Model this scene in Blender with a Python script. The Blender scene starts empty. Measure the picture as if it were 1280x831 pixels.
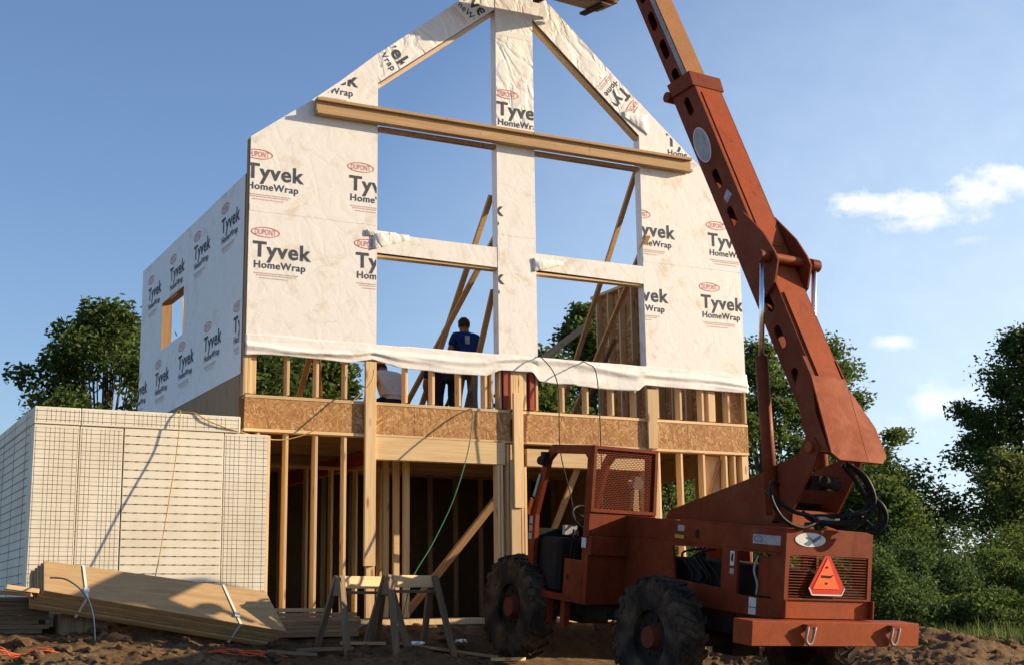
import bpy, bmesh, math, random
import numpy as np
from mathutils import Vector, Matrix, noise
R = math.radians
random.seed(7); rng = np.random.default_rng(7)
S = bpy.context.scene
COL = S.collection

# ------------------------------------------------------------------ camera
cam_d = bpy.data.cameras.new("camera"); cam = bpy.data.objects.new("camera", cam_d); COL.objects.link(cam)
cam_d.sensor_fit = 'HORIZONTAL'; cam_d.sensor_width = 36.0; cam_d.lens = 49.16; cam_d.clip_end = 3000
ri = Vector((0.88803113, -0.45960373, -0.01285)); up = Vector((-0.07940335, -0.18082871, 0.98030408)); fw = Vector((0.45287506, 0.86952021, 0.1970756))
m = Matrix((ri, up, -fw)).transposed().to_4x4(); m.translation = (-5.22, -17.67, 0.05)
cam.matrix_world = m
S.camera = cam
# ------------------------------------------------------------------ light
SUN_AZ, SUN_EL = 107.5, 16.0        # azimuth clockwise from +Y: behind the viewer's right shoulder
w = bpy.data.worlds.new("World"); S.world = w; w.use_nodes = True
sun_dir = Vector((math.sin(R(SUN_AZ)) * math.cos(R(SUN_EL)), math.cos(R(SUN_AZ)) * math.cos(R(SUN_EL)), math.sin(R(SUN_EL))))
sd = bpy.data.lights.new("sun", 'SUN'); sd.energy = 5.0; sd.angle = R(0.5); sd.color = (1.0, 0.79, 0.53)
so = bpy.data.objects.new("sun", sd); COL.objects.link(so); so.rotation_euler = (-sun_dir).to_track_quat('-Z', 'Y').to_euler()
so.location = (20, -20, 30)
S.view_settings.view_transform = 'Standard'; S.view_settings.look = 'None'; S.view_settings.gamma = 1; S.view_settings.use_curve_mapping = False
S.view_settings.exposure = 0.93
SKY_STRENGTH = 0.091

def world_nodes():
    nt = w.node_tree; N = nt.nodes; L = nt.links
    N.clear()
    out = N.new('ShaderNodeOutputWorld'); bg = N.new('ShaderNodeBackground'); bg.inputs[1].default_value = SKY_STRENGTH
    sky = N.new('ShaderNodeTexSky'); sky.sky_type = 'NISHITA'; sky.sun_disc = False
    sky.sun_elevation = R(SUN_EL); sky.sun_rotation = R(SUN_AZ)
    sky.air_density = 1.0; sky.dust_density = 0.6; sky.ozone_density = 2.0
    tc = N.new('ShaderNodeTexCoord'); sp = N.new('ShaderNodeSeparateXYZ'); L.new(tc.outputs['Generated'], sp.inputs[0])
    def M(op, a, b=None, clamp=False):
        n = N.new('ShaderNodeMath'); n.operation = op; n.use_clamp = clamp
        for i, v in enumerate((a, b)):
            if v is None: continue
            if isinstance(v, (int, float)): n.inputs[i].default_value = v
            else: L.new(v, n.inputs[i])
        return n.outputs[0]
    az = M('ARCTAN2', sp.outputs[0], sp.outputs[1]); el = M('ARCSINE', sp.outputs[2])
    nz = N.new('ShaderNodeTexNoise'); nz.inputs['Scale'].default_value = 34; nz.inputs['Detail'].default_value = 10; nz.inputs['Roughness'].default_value = 0.60
    mp = N.new('ShaderNodeMapping'); mp.inputs['Scale'].default_value = (1, 1, 1.5); L.new(tc.outputs['Generated'], mp.inputs[0]); L.new(mp.outputs[0], nz.inputs[0])
    nv = M('SUBTRACT', nz.outputs[0], 0.5)
    total = None; shade = None
    # (azimuth, elevation, half width, half height, density)
    for (a0, e0, ha, he, k) in [(42.5, 16.0, 1.7, 0.62, 1.0), (44.4, 15.5, 1.9, 0.6, 1.0), (46.6, 15.8, 2.1, 0.75, 1.0), (49.0, 16.2, 2.4, 0.95, 1.0), (44.6, 14.95, 2.2, 0.45, 0.75), (46.2, 14.1, 1.2, .25, .2),
                             (43.0, 10.4, 1.2, 0.35, 0.5), (44.6, 7.9, 1.9, 0.8, 0.42), (42.4, 6.6, 1.6, 0.5, 0.3), (38.4, 15.0, 1.2, .25, .3), (52, 9, 3, 1, .5), (-60, 14, 9, 2, .8), (100, 18, 12, 3, .8)]:
        da = M('DIVIDE', M('SUBTRACT', az, R(a0)), R(ha)); de = M('DIVIDE', M('SUBTRACT', el, R(e0)), R(he))
        r2 = M('SQRT', M('ADD', M('MULTIPLY', da, da), M('MULTIPLY', de, de)))
        v = M('ADD', M('SUBTRACT', 1.0, r2), M('MULTIPLY', nv, 2.5))
        v = M('MULTIPLY', M('MULTIPLY', v, 1.0, True), k, True)
        # under-side shading of the cloud: lower and left part greyer
        sh = M('MULTIPLY', v, M('ADD', M('MULTIPLY', de, 0.5), M('ADD', M('MULTIPLY', nv, 1.6), 0.62), True))
        total = v if total is None else M('MAXIMUM', total, v)
        shade = sh if shade is None else M('MAXIMUM', shade, sh)
    da = M('DIVIDE', M('SUBTRACT', az, R(58)), R(40)); de = M('DIVIDE', M('SUBTRACT', el, R(8)), R(26))
    veil = M('SUBTRACT', 1.0, M('SQRT', M('ADD', M('MULTIPLY', da, da), M('MULTIPLY', de, de))), True)
    veil = M('MULTIPLY', veil, M('ADD', M('MULTIPLY', nv, .35), .74), True)
    # greyer where the noise is low, brighter on top
    lit = M('DIVIDE', shade, M('MAXIMUM', total, 0.02), True)
    cr = N.new('ShaderNodeMix'); cr.data_type = 'RGBA'
    cr.inputs[6].default_value = (5.8, 6.1, 6.6, 1); cr.inputs[7].default_value = (8.9, 8.3, 7.5, 1); L.new(lit, cr.inputs[0])
    tint = N.new('ShaderNodeMix'); tint.data_type = 'RGBA'; tint.blend_type = 'MULTIPLY'; tint.inputs[0].default_value = 1.0
    L.new(sky.outputs[0], tint.inputs[6]); tint.inputs[7].default_value = (0.90, 0.955, 1.11, 1)
    vm = N.new('ShaderNodeMix'); vm.data_type = 'RGBA'; L.new(veil, vm.inputs[0]); L.new(tint.outputs[2], vm.inputs[6]); vm.inputs[7].default_value = (5.5, 6.35, 7.1, 1)
    mx = N.new('ShaderNodeMix'); mx.data_type = 'RGBA'; L.new(total, mx.inputs[0]); L.new(vm.outputs[2], mx.inputs[6]); L.new(cr.outputs[2], mx.inputs[7])
    L.new(mx.outputs[2], bg.inputs[0]); L.new(bg.outputs[0], out.inputs[0])
world_nodes()

# ------------------------------------------------------------------ materials
MAT = {}
def newmat(name, rough=0.8, metal=0.0, spec=0.3):
    mt = bpy.data.materials.new(name); mt.use_nodes = True
    b = mt.node_tree.nodes['Principled BSDF']
    b.inputs['Roughness'].default_value = rough; b.inputs['Metallic'].default_value = metal; b.inputs['Specular IOR Level'].default_value = spec
    MAT[name] = mt
    return mt, mt.node_tree.nodes, mt.node_tree.links, b
def coords(N, L, scale=(1, 1, 1), kind='Object'):
    tc = N.new('ShaderNodeTexCoord'); mp = N.new('ShaderNodeMapping'); mp.inputs['Scale'].default_value = scale
    L.new(tc.outputs[kind], mp.inputs[0]); return mp
def ntex(N, L, vec, scale, detail=5, rough=0.6, dist=0.0):
    n = N.new('ShaderNodeTexNoise'); n.inputs['Scale'].default_value = scale; n.inputs['Detail'].default_value = detail
    n.inputs['Roughness'].default_value = rough; n.inputs['Distortion'].default_value = dist
    if vec is not None: L.new(vec, n.inputs[0])
    return n
def ramp(N, L, fac, stops):
    r = N.new('ShaderNodeValToRGB'); e = r.color_ramp.elements
    e[0].position, e[0].color = stops[0][0], (*stops[0][1], 1)
    e[1].position, e[1].color = stops[-1][0], (*stops[-1][1], 1)
    for p, c in stops[1:-1]:
        x = e.new(p); x.color = (*c, 1)
    L.new(fac, r.inputs[0]); return r
def mix(N, L, fac, a, b, mode='MIX'):
    n = N.new('ShaderNodeMix'); n.data_type = 'RGBA'; n.blend_type = mode
    for i, v in ((0, fac), (6, a), (7, b)):
        if isinstance(v, (int, float)): n.inputs[i].default_value = v
        elif isinstance(v, tuple): n.inputs[i].default_value = (*v, 1)
        else: L.new(v, n.inputs[i])
    return n.outputs[2]
def bump(N, L, b, height, strength=0.3, dist=0.02):
    n = N.new('ShaderNodeBump'); n.inputs['Strength'].default_value = strength; n.inputs['Distance'].default_value = dist
    L.new(height, n.inputs['Height']); L.new(n.outputs[0], b.inputs['Normal']); return n

def wood(name, c0, c1, knot=(0.22, 0.11, 0.05), grain=(14, 14, 0.7)):
    mt, N, L, b = newmat(name, 0.75)
    oi = N.new('ShaderNodeObjectInfo')
    mp = coords(N, L, grain)
    ad = N.new('ShaderNodeVectorMath'); ad.operation = 'ADD'; L.new(mp.outputs[0], ad.inputs[0])
    sc = N.new('ShaderNodeVectorMath'); sc.operation = 'SCALE'; sc.inputs[0].default_value = (37, 19, 53); L.new(oi.outputs['Random'], sc.inputs['Scale']); L.new(sc.outputs[0], ad.inputs[1])
    n = ntex(N, L, ad.outputs[0], 2.0, 6, 0.6, 0.6)
    r = ramp(N, L, n.outputs[0], [(0.3, c0), (0.7, c1)])
    mp2 = coords(N, L, (6, 6, 1.6)); ad2 = N.new('ShaderNodeVectorMath'); ad2.operation = 'ADD'; L.new(mp2.outputs[0], ad2.inputs[0]); L.new(sc.outputs[0], ad2.inputs[1])
    k = N.new('ShaderNodeTexVoronoi'); k.inputs['Scale'].default_value = 1.0; L.new(ad2.outputs[0], k.inputs[0])
    kr = ramp(N, L, k.outputs['Distance'], [(0.06, (1, 1, 1)), (0.16, (0, 0, 0))])
    c = mix(N, L, kr.outputs[0], r.outputs[0], knot)
    hv = N.new('ShaderNodeHueSaturation'); L.new(c, hv.inputs['Color'])
    mr = N.new('ShaderNodeMapRange'); mr.inputs['To Min'].default_value = 0.78; mr.inputs['To Max'].default_value = 1.12; L.new(oi.outputs['Random'], mr.inputs[0]); L.new(mr.outputs[0], hv.inputs['Value'])
    L.new(hv.outputs[0], b.inputs['Base Color'])
    bump(N, L, b, n.outputs[0], 0.25, 0.004)
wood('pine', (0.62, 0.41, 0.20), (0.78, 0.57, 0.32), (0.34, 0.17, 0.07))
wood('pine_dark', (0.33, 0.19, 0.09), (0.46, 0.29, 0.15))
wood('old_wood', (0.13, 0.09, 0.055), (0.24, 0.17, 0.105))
wood('sheet_wood', (0.34, 0.215, 0.10), (0.46, 0.315, 0.16), (0.36, 0.24, 0.12), (0.5, 10, 10))
wood('lvl_and_shaded_wood', (0.42, 0.26, 0.12), (0.56, 0.38, 0.20), (0.36, 0.22, 0.1), (0.8, 16, 16))
wood('red_wood', (0.34, 0.055, 0.03), (0.42, 0.09, 0.05), (0.3, 0.05, 0.03))

def osb():
    mt, N, L, b = newmat('osb', 0.8)
    mp = coords(N, L, (1, 1, 1))
    d = ntex(N, L, mp.outputs[0], 3.0, 3); dv = N.new('ShaderNodeVectorMath'); dv.operation = 'SCALE'; dv.inputs['Scale'].default_value = 0.05
    L.new(d.outputs['Color'], dv.inputs[0])
    ad = N.new('ShaderNodeVectorMath'); ad.operation = 'ADD'; L.new(mp.outputs[0], ad.inputs[0]); L.new(dv.outputs[0], ad.inputs[1])
    outs = []
    for ang, s in ((28, 1), (-38, 1.15), (80, .9)):
        mm = N.new('ShaderNodeMapping'); mm.vector_type = 'TEXTURE'; mm.inputs['Rotation'].default_value = (0, R(ang), 0); mm.inputs['Scale'].default_value = (.15 / s, .15 / s, .032 / s); L.new(ad.outputs[0], mm.inputs[0])
        v = N.new('ShaderNodeTexVoronoi'); v.inputs['Scale'].default_value = 1.5; L.new(mm.outputs[0], v.inputs[0])
        outs.append(v)
    g = N.new('ShaderNodeSeparateColor'); L.new(outs[0].outputs['Color'], g.inputs[0])
    h = N.new('ShaderNodeSeparateColor'); L.new(outs[1].outputs['Color'], h.inputs[0])
    i = N.new('ShaderNodeSeparateColor'); L.new(outs[2].outputs['Color'], i.inputs[0])
    gt = N.new('ShaderNodeMath'); gt.operation = 'GREATER_THAN'; gt.inputs[1].default_value = 0.5; L.new(h.outputs[1], gt.inputs[0])
    gt2 = N.new('ShaderNodeMath'); gt2.operation = 'GREATER_THAN'; gt2.inputs[1].default_value = 0.6; L.new(i.outputs[1], gt2.inputs[0])
    a = mix(N, L, gt.outputs[0], g.outputs[0], h.outputs[0]); a = mix(N, L, gt2.outputs[0], a, i.outputs[0])
    r = ramp(N, L, a, [(0.0, (0.27, 0.12, 0.042)), (0.4, (0.38, 0.19, 0.07)), (0.75, (0.44, 0.24, 0.095)), (1.0, (0.60, 0.38, 0.18))])
    L.new(r.outputs[0], b.inputs['Base Color']); bump(N, L, b, a, 0.2, 0.003)
osb()

def wrap(name, crease, base=(0.82, 0.80, 0.76)):
    mt, N, L, b = newmat(name, 0.5, 0, 0.35)
    mp = coords(N, L)
    st = ntex(N, L, mp.outputs[0], 2.6, 8, 0.72, 0.4)
    r = ramp(N, L, st.outputs[0], [(0.52, (0, 0, 0)), (0.70, (1, 1, 1))])
    big = ntex(N, L, mp.outputs[0], 0.55, 2); rb = ramp(N, L, big.outputs[0], [(0.36, (0, 0, 0)), (0.58, (1, 1, 1))])
    mu = N.new('ShaderNodeMath'); mu.operation = 'MULTIPLY'; L.new(r.outputs[0], mu.inputs[0]); L.new(rb.outputs[0], mu.inputs[1])
    mu2 = N.new('ShaderNodeMath'); mu2.operation = 'MULTIPLY'; mu2.inputs[1].default_value = 0.75; L.new(mu.outputs[0], mu2.inputs[0])
    # faint flakes of the board pressing through
    fl = ntex(N, L, coords(N, L, (1, 1, 2)).outputs[0], 30, 4, 0.7); fr = ramp(N, L, fl.outputs[0], [(0.35, tuple(x * 0.93 for x in base)), (0.65, base)])
    c = mix(N, L, mu2.outputs[0], fr.outputs[0], (0.55, 0.41, 0.23))
    L.new(c, b.inputs['Base Color'])
    hs = []
    for sc_, rot_, dist_ in (((1.3, 1.3, .7), 35, .5), ((3.2, 3.2, 1.7), -30, .5)):
        m2 = N.new('ShaderNodeMapping'); m2.vector_type = 'TEXTURE'; m2.inputs['Scale'].default_value = tuple(1 / q_ for q_ in sc_); m2.inputs['Rotation'].default_value = (0, R(rot_), 0); L.new(coords(N, L).outputs[0], m2.inputs[0])
        q = ntex(N, L, m2.outputs[0], 1.0, 3, 0.5, dist_)
        sb = N.new('ShaderNodeMath'); sb.operation = 'SUBTRACT'; sb.inputs[1].default_value = 0.5; L.new(q.outputs[0], sb.inputs[0])
        ab = N.new('ShaderNodeMath'); ab.operation = 'ABSOLUTE'; L.new(sb.outputs[0], ab.inputs[0])
        mn = N.new('ShaderNodeMath'); mn.operation = 'MINIMUM'; mn.inputs[1].default_value = 0.09; L.new(ab.outputs[0], mn.inputs[0]); hs.append(mn)
    n2 = ntex(N, L, mp.outputs[0], 5, 3, 0.5, 0.5)
    am = N.new('ShaderNodeMath'); am.operation = 'ADD'; L.new(hs[0].outputs[0], am.inputs[0]); L.new(hs[1].outputs[0], am.inputs[1])
    am2 = N.new('ShaderNodeMath'); am2.operation = 'MULTIPLY_ADD'; am2.inputs[1].default_value = 0.12; L.new(n2.outputs[0], am2.inputs[0]); L.new(am.outputs[0], am2.inputs[2])
    bump(N, L, b, am2.outputs[0], crease, 0.09)
wrap('house_wrap', 0.12); wrap('house_wrap_creased', 0.75)

def paint(name, c, dirt=(0.16, 0.07, 0.04), rough=0.55, amount=0.6, scale=3.0, wear=False):
    mt, N, L, b = newmat(name, rough, 0, 0.12 if max(c) < .32 else .3)
    mp = coords(N, L)
    n = ntex(N, L, mp.outputs[0], scale, 8, 0.7, 0.3)
    r = ramp(N, L, n.outputs[0], [(0.42, (0, 0, 0)), (0.72, (amount,) * 3)])
    fine = ntex(N, L, mp.outputs[0], 22, 5, 0.7); fr = ramp(N, L, fine.outputs[0], [(0.3, tuple(x * 0.80 for x in c)), (0.7, tuple(min(1, x * 1.1) for x in c))])
    L.new(mix(N, L, r.outputs[0], fr.outputs[0], dirt), b.inputs['Base Color'])
    if wear:
        col = mix(N, L, r.outputs[0], fr.outputs[0], dirt)
        st = ntex(N, L, coords(N, L, (5, 5, 1.1)).outputs[0], 1.3, 6, .7); sr = ramp(N, L, st.outputs[0], [(0.56, (1, 1, 1)), (0.78, (.55, .53, .53))])
        col = mix(N, L, 1.0, col, sr.outputs[0], 'MULTIPLY')
        du = ntex(N, L, mp.outputs[0], 1.7, 7, .75); dr = ramp(N, L, du.outputs[0], [(0.52, (0, 0, 0)), (0.80, (.55,) * 3)])
        col = mix(N, L, dr.outputs[0], col, (0.19, 0.09, 0.036))
        sc = ntex(N, L, coords(N, L, (2, 2, 9)).outputs[0], 4.2, 6, .75, .6); scr = ramp(N, L, sc.outputs[0], [(0.66, (0, 0, 0)), (0.72, (.6,) * 3)])
        col = mix(N, L, scr.outputs[0], col, (0.055, 0.03, 0.02))
        L.new(col, b.inputs['Base Color'])
    rr = ramp(N, L, n.outputs[0], [(0.3, (rough - .12,) * 3), (0.7, (min(1, rough + .25),) * 3)]); L.new(rr.outputs[0], b.inputs['Roughness'])
    bump(N, L, b, fine.outputs[0], 0.08, 0.004)
paint('orange_paint', (0.20, 0.034, 0.011), (0.095, 0.022, 0.009), 0.5, 0.65, wear=True)
paint('faded_paint', (0.30, 0.058, 0.015), (0.17, 0.042, 0.018), 0.55, 0.6, 2.0, wear=True)
paint('boom_paint', (0.185, 0.038, 0.013), (0.10, 0.025, 0.012), 0.5, 0.5, 2.4, wear=True)
paint('worn_tan', (0.30, 0.145, 0.06), (0.34, 0.13, 0.06), 0.6, 0.5, 1.5)
paint('grey_strip', (0.33, 0.33, 0.34), (0.16, 0.14, 0.13), 0.5)
paint('dark_steel', (0.022, 0.019, 0.018), (0.05, 0.035, 0.025), 0.8)
paint('badge_white', (0.62, 0.64, 0.62), (0.42, 0.42, 0.40), 0.5, 0.7, 8)
paint('badge_grey', (0.36, 0.37, 0.38), (0.22, 0.22, 0.23), 0.5, 0.8, 8)
paint('badge_blue', (0.10, 0.16, 0.24), (0.2, 0.24, 0.28), 0.5, 0.6, 9)
paint('yellow_decal', (0.55, 0.42, 0.05), (0.3, 0.2, 0.05), 0.5)
paint('blue_strip', (0.25, 0.36, 0.34), (0.2, 0.2, 0.18), 0.5)
paint('amber_lens', (0.75, 0.16, 0.03), (0.4, .1, .03), 0.3, .3)
paint('rubber', (0.022, 0.019, 0.017), (0.12, 0.085, 0.056), 0.9, 1.0, 4)
paint('hub_red', (0.15, 0.035, 0.02), (0.08, 0.045, 0.03), 0.7, .7, 9)
paint('hose', (0.012, 0.012, 0.013), (0.03, 0.028, 0.026), 0.42, .5, 12)
paint('white_plastic', (0.75, 0.74, 0.70), (0.55, 0.52, 0.46), 0.5, .5, 9)
paint('chain_steel', (0.3, 0.28, 0.26), (0.2, 0.12, 0.08), 0.45, .6, 14)
paint('cord_green', (0.06, 0.22, 0.14), (0.05, 0.12, 0.09), 0.6)
paint('cord_yellow', (0.5, 0.34, 0.10), (0.3, 0.2, 0.08), 0.6)
paint('cord_dark', (0.03, 0.032, 0.03), (0.05, 0.05, 0.05), 0.6)
paint('cord_blue', (0.05, 0.12, 0.16), (0.05, 0.08, 0.1), 0.6)
paint('shaded_wall', (0.08, 0.055, 0.038), (0.045, 0.032, 0.023), 0.9, .7, 2)  # near-black base carries the shade of the ground storey interior
paint('concrete', (0.34, 0.30, 0.25), (0.22, 0.17, 0.12), 0.9, .7, 5)
paint('ink_dark', (0.075, 0.083, 0.10), (0.12, 0.125, 0.135), 0.6, .5, 6)
paint('ink_red', (0.62, 0.13, 0.085), (0.66, 0.28, 0.2), 0.6, .7, 6)
paint('ink_faint', (0.66, 0.42, 0.36), (0.74, 0.62, 0.55), 0.6, .7, 6)
paint('skin', (0.30, 0.15, 0.095), (0.24, 0.11, 0.07), 0.6, .4, 9)
paint('hair', (0.05, 0.028, 0.018), (0.09, 0.05, 0.03), 0.7, .6, 20)
paint('blue_cloth', (0.012, 0.038, 0.16), (0.008, 0.02, 0.09), 0.9, .5, 6)
paint('white_cloth', (0.66, 0.60, 0.58), (0.5, 0.44, 0.42), 0.9, .5, 6)
paint('khaki_cloth', (0.26, 0.22, 0.17), (0.15, 0.13, 0.1), 0.9, .8, 12)
paint('dark_cloth', (0.018, 0.019, 0.028), (0.03, 0.03, 0.04), 0.9, .5, 6)
paint('orange_net', (0.75, 0.13, 0.04), (0.5, .1, .05), 0.7)
paint('wire_rust', (0.16, 0.10, 0.07), (0.10, 0.06, 0.04), 0.7)
mt, N, L, b = newmat('chrome', 0.3, 1.0, 0.5); b.inputs['Base Color'].default_value = (0.90, 0.92, 0.95, 1)
mt, N, L, b = newmat('lamp_glass', 0.12, 0.7, 0.5); b.inputs['Base Color'].default_value = (0.55, 0.55, 0.56, 1)
mt, N, L, b = newmat('hazard_orange', 0.45); b.inputs['Base Color'].default_value = (0.95, 0.13, 0.03, 1)
mt, N, L, b = newmat('hazard_red', 0.4); b.inputs['Base Color'].default_value = (0.55, 0.03, 0.015, 1)

def foam():
    mt, N, L, b = newmat('foam', 0.85, 0, .2)
    mp = coords(N, L)
    n = ntex(N, L, mp.outputs[0], 1.2, 6, .65); r = ramp(N, L, n.outputs[0], [(0.35, (0.72, 0.65, 0.50)), (0.65, (0.84, 0.79, 0.66))])
    s = ntex(N, L, coords(N, L, (.7, .7, 5)).outputs[0], 3, 8, .78); sr = ramp(N, L, s.outputs[0], [(0.57, (0, 0, 0)), (0.75, (0.5,) * 3)])
    L.new(mix(N, L, sr.outputs[0], r.outputs[0], (0.45, 0.33, 0.18)), b.inputs['Base Color'])
    f = ntex(N, L, mp.outputs[0], 60, 3); bump(N, L, b, f.outputs[0], 0.15, 0.004)
foam()

def dirt_mat():
    mt, N, L, b = newmat('dirt', 0.95, 0, .1)
    mp = coords(N, L, kind='Object')
    n = ntex(N, L, mp.outputs[0], 1.1, 8, .68); r = ramp(N, L, n.outputs[0], [(0.3, (0.14, 0.085, 0.045)), (0.55, (0.25, 0.158, 0.086)), (0.75, (0.40, 0.275, 0.16))])
    n2 = ntex(N, L, mp.outputs[0], 14, 8, .75); r2 = ramp(N, L, n2.outputs[0], [(0.3, (0.5,) * 3), (0.7, (1.25,) * 3)])
    c = mix(N, L, 1.0, r.outputs[0], r2.outputs[0], 'MULTIPLY')
    # grassland beyond the building plot
    sp = N.new('ShaderNodeSeparateXYZ'); L.new(mp.outputs[0], sp.inputs[0])
    def rng_(o, a, bb):
        q = N.new('ShaderNodeMapRange'); q.inputs['From Min'].default_value = a; q.inputs['From Max'].default_value = bb; L.new(o, q.inputs[0]); return q.outputs[0]
    gx = N.new('ShaderNodeMath'); gx.operation = 'MULTIPLY_ADD'; gx.inputs[1].default_value = 0.75; L.new(sp.outputs[0], gx.inputs[0]); L.new(sp.outputs[1], gx.inputs[2])
    mm = N.new('ShaderNodeMath'); mm.operation = 'ADD'; L.new(rng_(gx.outputs[0], 8.3, 10.0), mm.inputs[0]); nn = ntex(N, L, mp.outputs[0], 0.8, 5); sb = N.new('ShaderNodeMath'); sb.operation = 'SUBTRACT'; sb.inputs[1].default_value = .5; L.new(nn.outputs[0], sb.inputs[0]); L.new(sb.outputs[0], mm.inputs[1]); mm.use_clamp = True
    gr = ramp(N, L, n2.outputs[0], [(0.3, (0.025, 0.04, 0.012)), (0.7, (0.06, 0.085, 0.025))])
    L.new(mix(N, L, mm.outputs[0], c, gr.outputs[0]), b.inputs['Base Color'])
    n3 = ntex(N, L, mp.outputs[0], 7, 10, .82)
    bump(N, L, b, n3.outputs[0], 1.0, 0.11)
dirt_mat()

def leaf(name, c0, c1, tr=0.42):
    mt, N, L, b = newmat(name, 0.7, 0, .1)
    at = N.new('ShaderNodeAttribute'); at.attribute_name = 'tone'
    r = ramp(N, L, at.outputs['Fac'], [(0.0, c0), (1.0, c1)])
    L.new(r.outputs[0], b.inputs['Base Color'])
    t = N.new('ShaderNodeBsdfTranslucent'); L.new(r.outputs[0], t.inputs[0])
    ms = N.new('ShaderNodeMixShader'); ms.inputs[0].default_value = tr
    o = N['Material Output']; L.new(b.outputs[0], ms.inputs[1]); L.new(t.outputs[0], ms.inputs[2]); L.new(ms.outputs[0], o.inputs[0])
leaf('leaf_dark', (0.042, 0.070, 0.018), (0.115, 0.155, 0.038))
leaf('leaf_mid', (0.055, 0.095, 0.022), (0.14, 0.185, 0.045))
leaf('leaf_pale', (0.085, 0.125, 0.03), (0.19, 0.22, 0.06))
leaf('leaf_bush', (0.04, 0.072, 0.022), (0.105, 0.155, 0.048))
leaf('grass_blade', (0.045, 0.075, 0.018), (0.13, 0.16, 0.05))
paint('bark', (0.10, 0.075, 0.055), (0.05, 0.038, 0.03), 0.9, .8, 8)

# ------------------------------------------------------------------ helpers
def tag(o, label=None, cat=None, group=None, kind=None):
    for k, v in (('label', label), ('category', cat), ('group', group), ('kind', kind)):
        if v: o[k] = v
    return o
def empty(name, loc=(0, 0, 0), label=None, cat=None, group=None, rotz=0):
    o = bpy.data.objects.new(name, None); COL.objects.link(o); o.location = loc; o.rotation_euler = (0, 0, rotz); o.empty_display_size = .2
    return tag(o, label, cat, group)
def link(name, me, mats, parent=None, loc=None):
    o = bpy.data.objects.new(name, me); COL.objects.link(o)
    for mm in (mats if isinstance(mats, (list, tuple)) else [mats]): me.materials.append(MAT[mm])
    if parent: o.parent = parent
    if loc: o.location = loc
    return o
def shade(me, smooth):
    me.polygons.foreach_set('use_smooth', [smooth] * len(me.polygons))
class MB:
    def __init__(s, off=(0, 0, 0)): s.v = []; s.f = []; s.mi = []; s.off = Vector(off)
    def add(s, vs, fs, mi=0):
        n = len(s.v); s.v += [Vector(x) + s.off for x in vs]; s.f += [[i + n for i in f] for f in fs]; s.mi += [mi] * len(fs); return s
    def box(s, a, b, mi=0):
        x0, y0, z0 = a; x1, y1, z1 = b
        return s.add([(x0, y0, z0), (x1, y0, z0), (x1, y1, z0), (x0, y1, z0), (x0, y0, z1), (x1, y0, z1), (x1, y1, z1), (x0, y1, z1)],
                     [(0, 3, 2, 1), (4, 5, 6, 7), (0, 1, 5, 4), (1, 2, 6, 5), (2, 3, 7, 6), (3, 0, 4, 7)], mi)
    def bar(s, p0, p1, w_, t_, side=(1, 0, 0), mi=0):
        p0, p1 = Vector(p0), Vector(p1); z = (p1 - p0).normalized(); x = Vector(side); x = (x - z * x.dot(z)).normalized(); y = z.cross(x)
        vs = [p + x * a * w_ / 2 + y * c * t_ / 2 for p in (p0, p1) for a, c in ((-1, -1), (1, -1), (1, 1), (-1, 1))]
        return s.add(vs, [(0, 3, 2, 1), (4, 5, 6, 7), (0, 1, 5, 4), (1, 2, 6, 5), (2, 3, 7, 6), (3, 0, 4, 7)], mi)
    def cyl(s, p0, p1, r0, r1=None, n=16, mi=0, caps=True):
        r1 = r0 if r1 is None else r1
        p0, p1 = Vector(p0), Vector(p1); z = (p1 - p0).normalized(); x = z.orthogonal().normalized(); y = z.cross(x)
        vs = [p + (x * math.cos(2 * math.pi * i / n) + y * math.sin(2 * math.pi * i / n)) * r for p, r in ((p0, r0), (p1, r1)) for i in range(n)]
        fs = [(i, (i + 1) % n, n + (i + 1) % n, n + i) for i in range(n)]
        if caps: fs += [tuple(range(n))[::-1], tuple(range(n, 2 * n))]
        return s.add(vs, fs, mi)
    def tube(s, pts, rads, n=8, mi=0):
        pts = [Vector(p) for p in pts]
        if isinstance(rads, (int, float)): rads = [rads] * len(pts)
        x = None; vs = []
        for i, p in enumerate(pts):
            z = (pts[min(i + 1, len(pts) - 1)] - pts[max(i - 1, 0)]).normalized()
            x = z.orthogonal().normalized() if x is None else (x - z * x.dot(z)).normalized()
            y = z.cross(x)
            vs += [p + (x * math.cos(2 * math.pi * k / n) + y * math.sin(2 * math.pi * k / n)) * rads[i] for k in range(n)]
        fs = [(i * n + k, i * n + (k + 1) % n, (i + 1) * n + (k + 1) % n, (i + 1) * n + k) for i in range(len(pts) - 1) for k in range(n)]
        fs += [tuple(range(n))[::-1], tuple(range((len(pts) - 1) * n, len(pts) * n))]
        return s.add(vs, fs, mi)
    def prism(s, poly, f0, f1, mi=0):
        """poly: list of 2-tuples; f0/f1 map a 2-tuple to the near / far 3-D point"""
        n = len(poly)
        return s.add([f0(p) for p in poly] + [f1(p) for p in poly], [tuple(range(n)), tuple(range(n, 2 * n))[::-1]] + [(i, n + i, n + (i + 1) % n, (i + 1) % n) for i in range(n)], mi)
    def build(s, name, mats, parent=None, smooth=False, bevel=0, loc=None):
        me = bpy.data.meshes.new(name); me.from_pydata([tuple(x) for x in s.v], [], s.f); me.polygons.foreach_set('material_index', s.mi)
        bm = bmesh.new(); bm.from_mesh(me); bmesh.ops.recalc_face_normals(bm, faces=bm.faces)
        if bevel: bmesh.ops.bevel(bm, geom=[e for e in bm.edges if len(e.link_faces) == 2 and e.calc_face_angle(0) > .5], offset=bevel, segments=1, affect='EDGES')
        bm.to_mesh(me); bm.free()
        shade(me, smooth)
        return link(name, me, mats, parent, loc)
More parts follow.
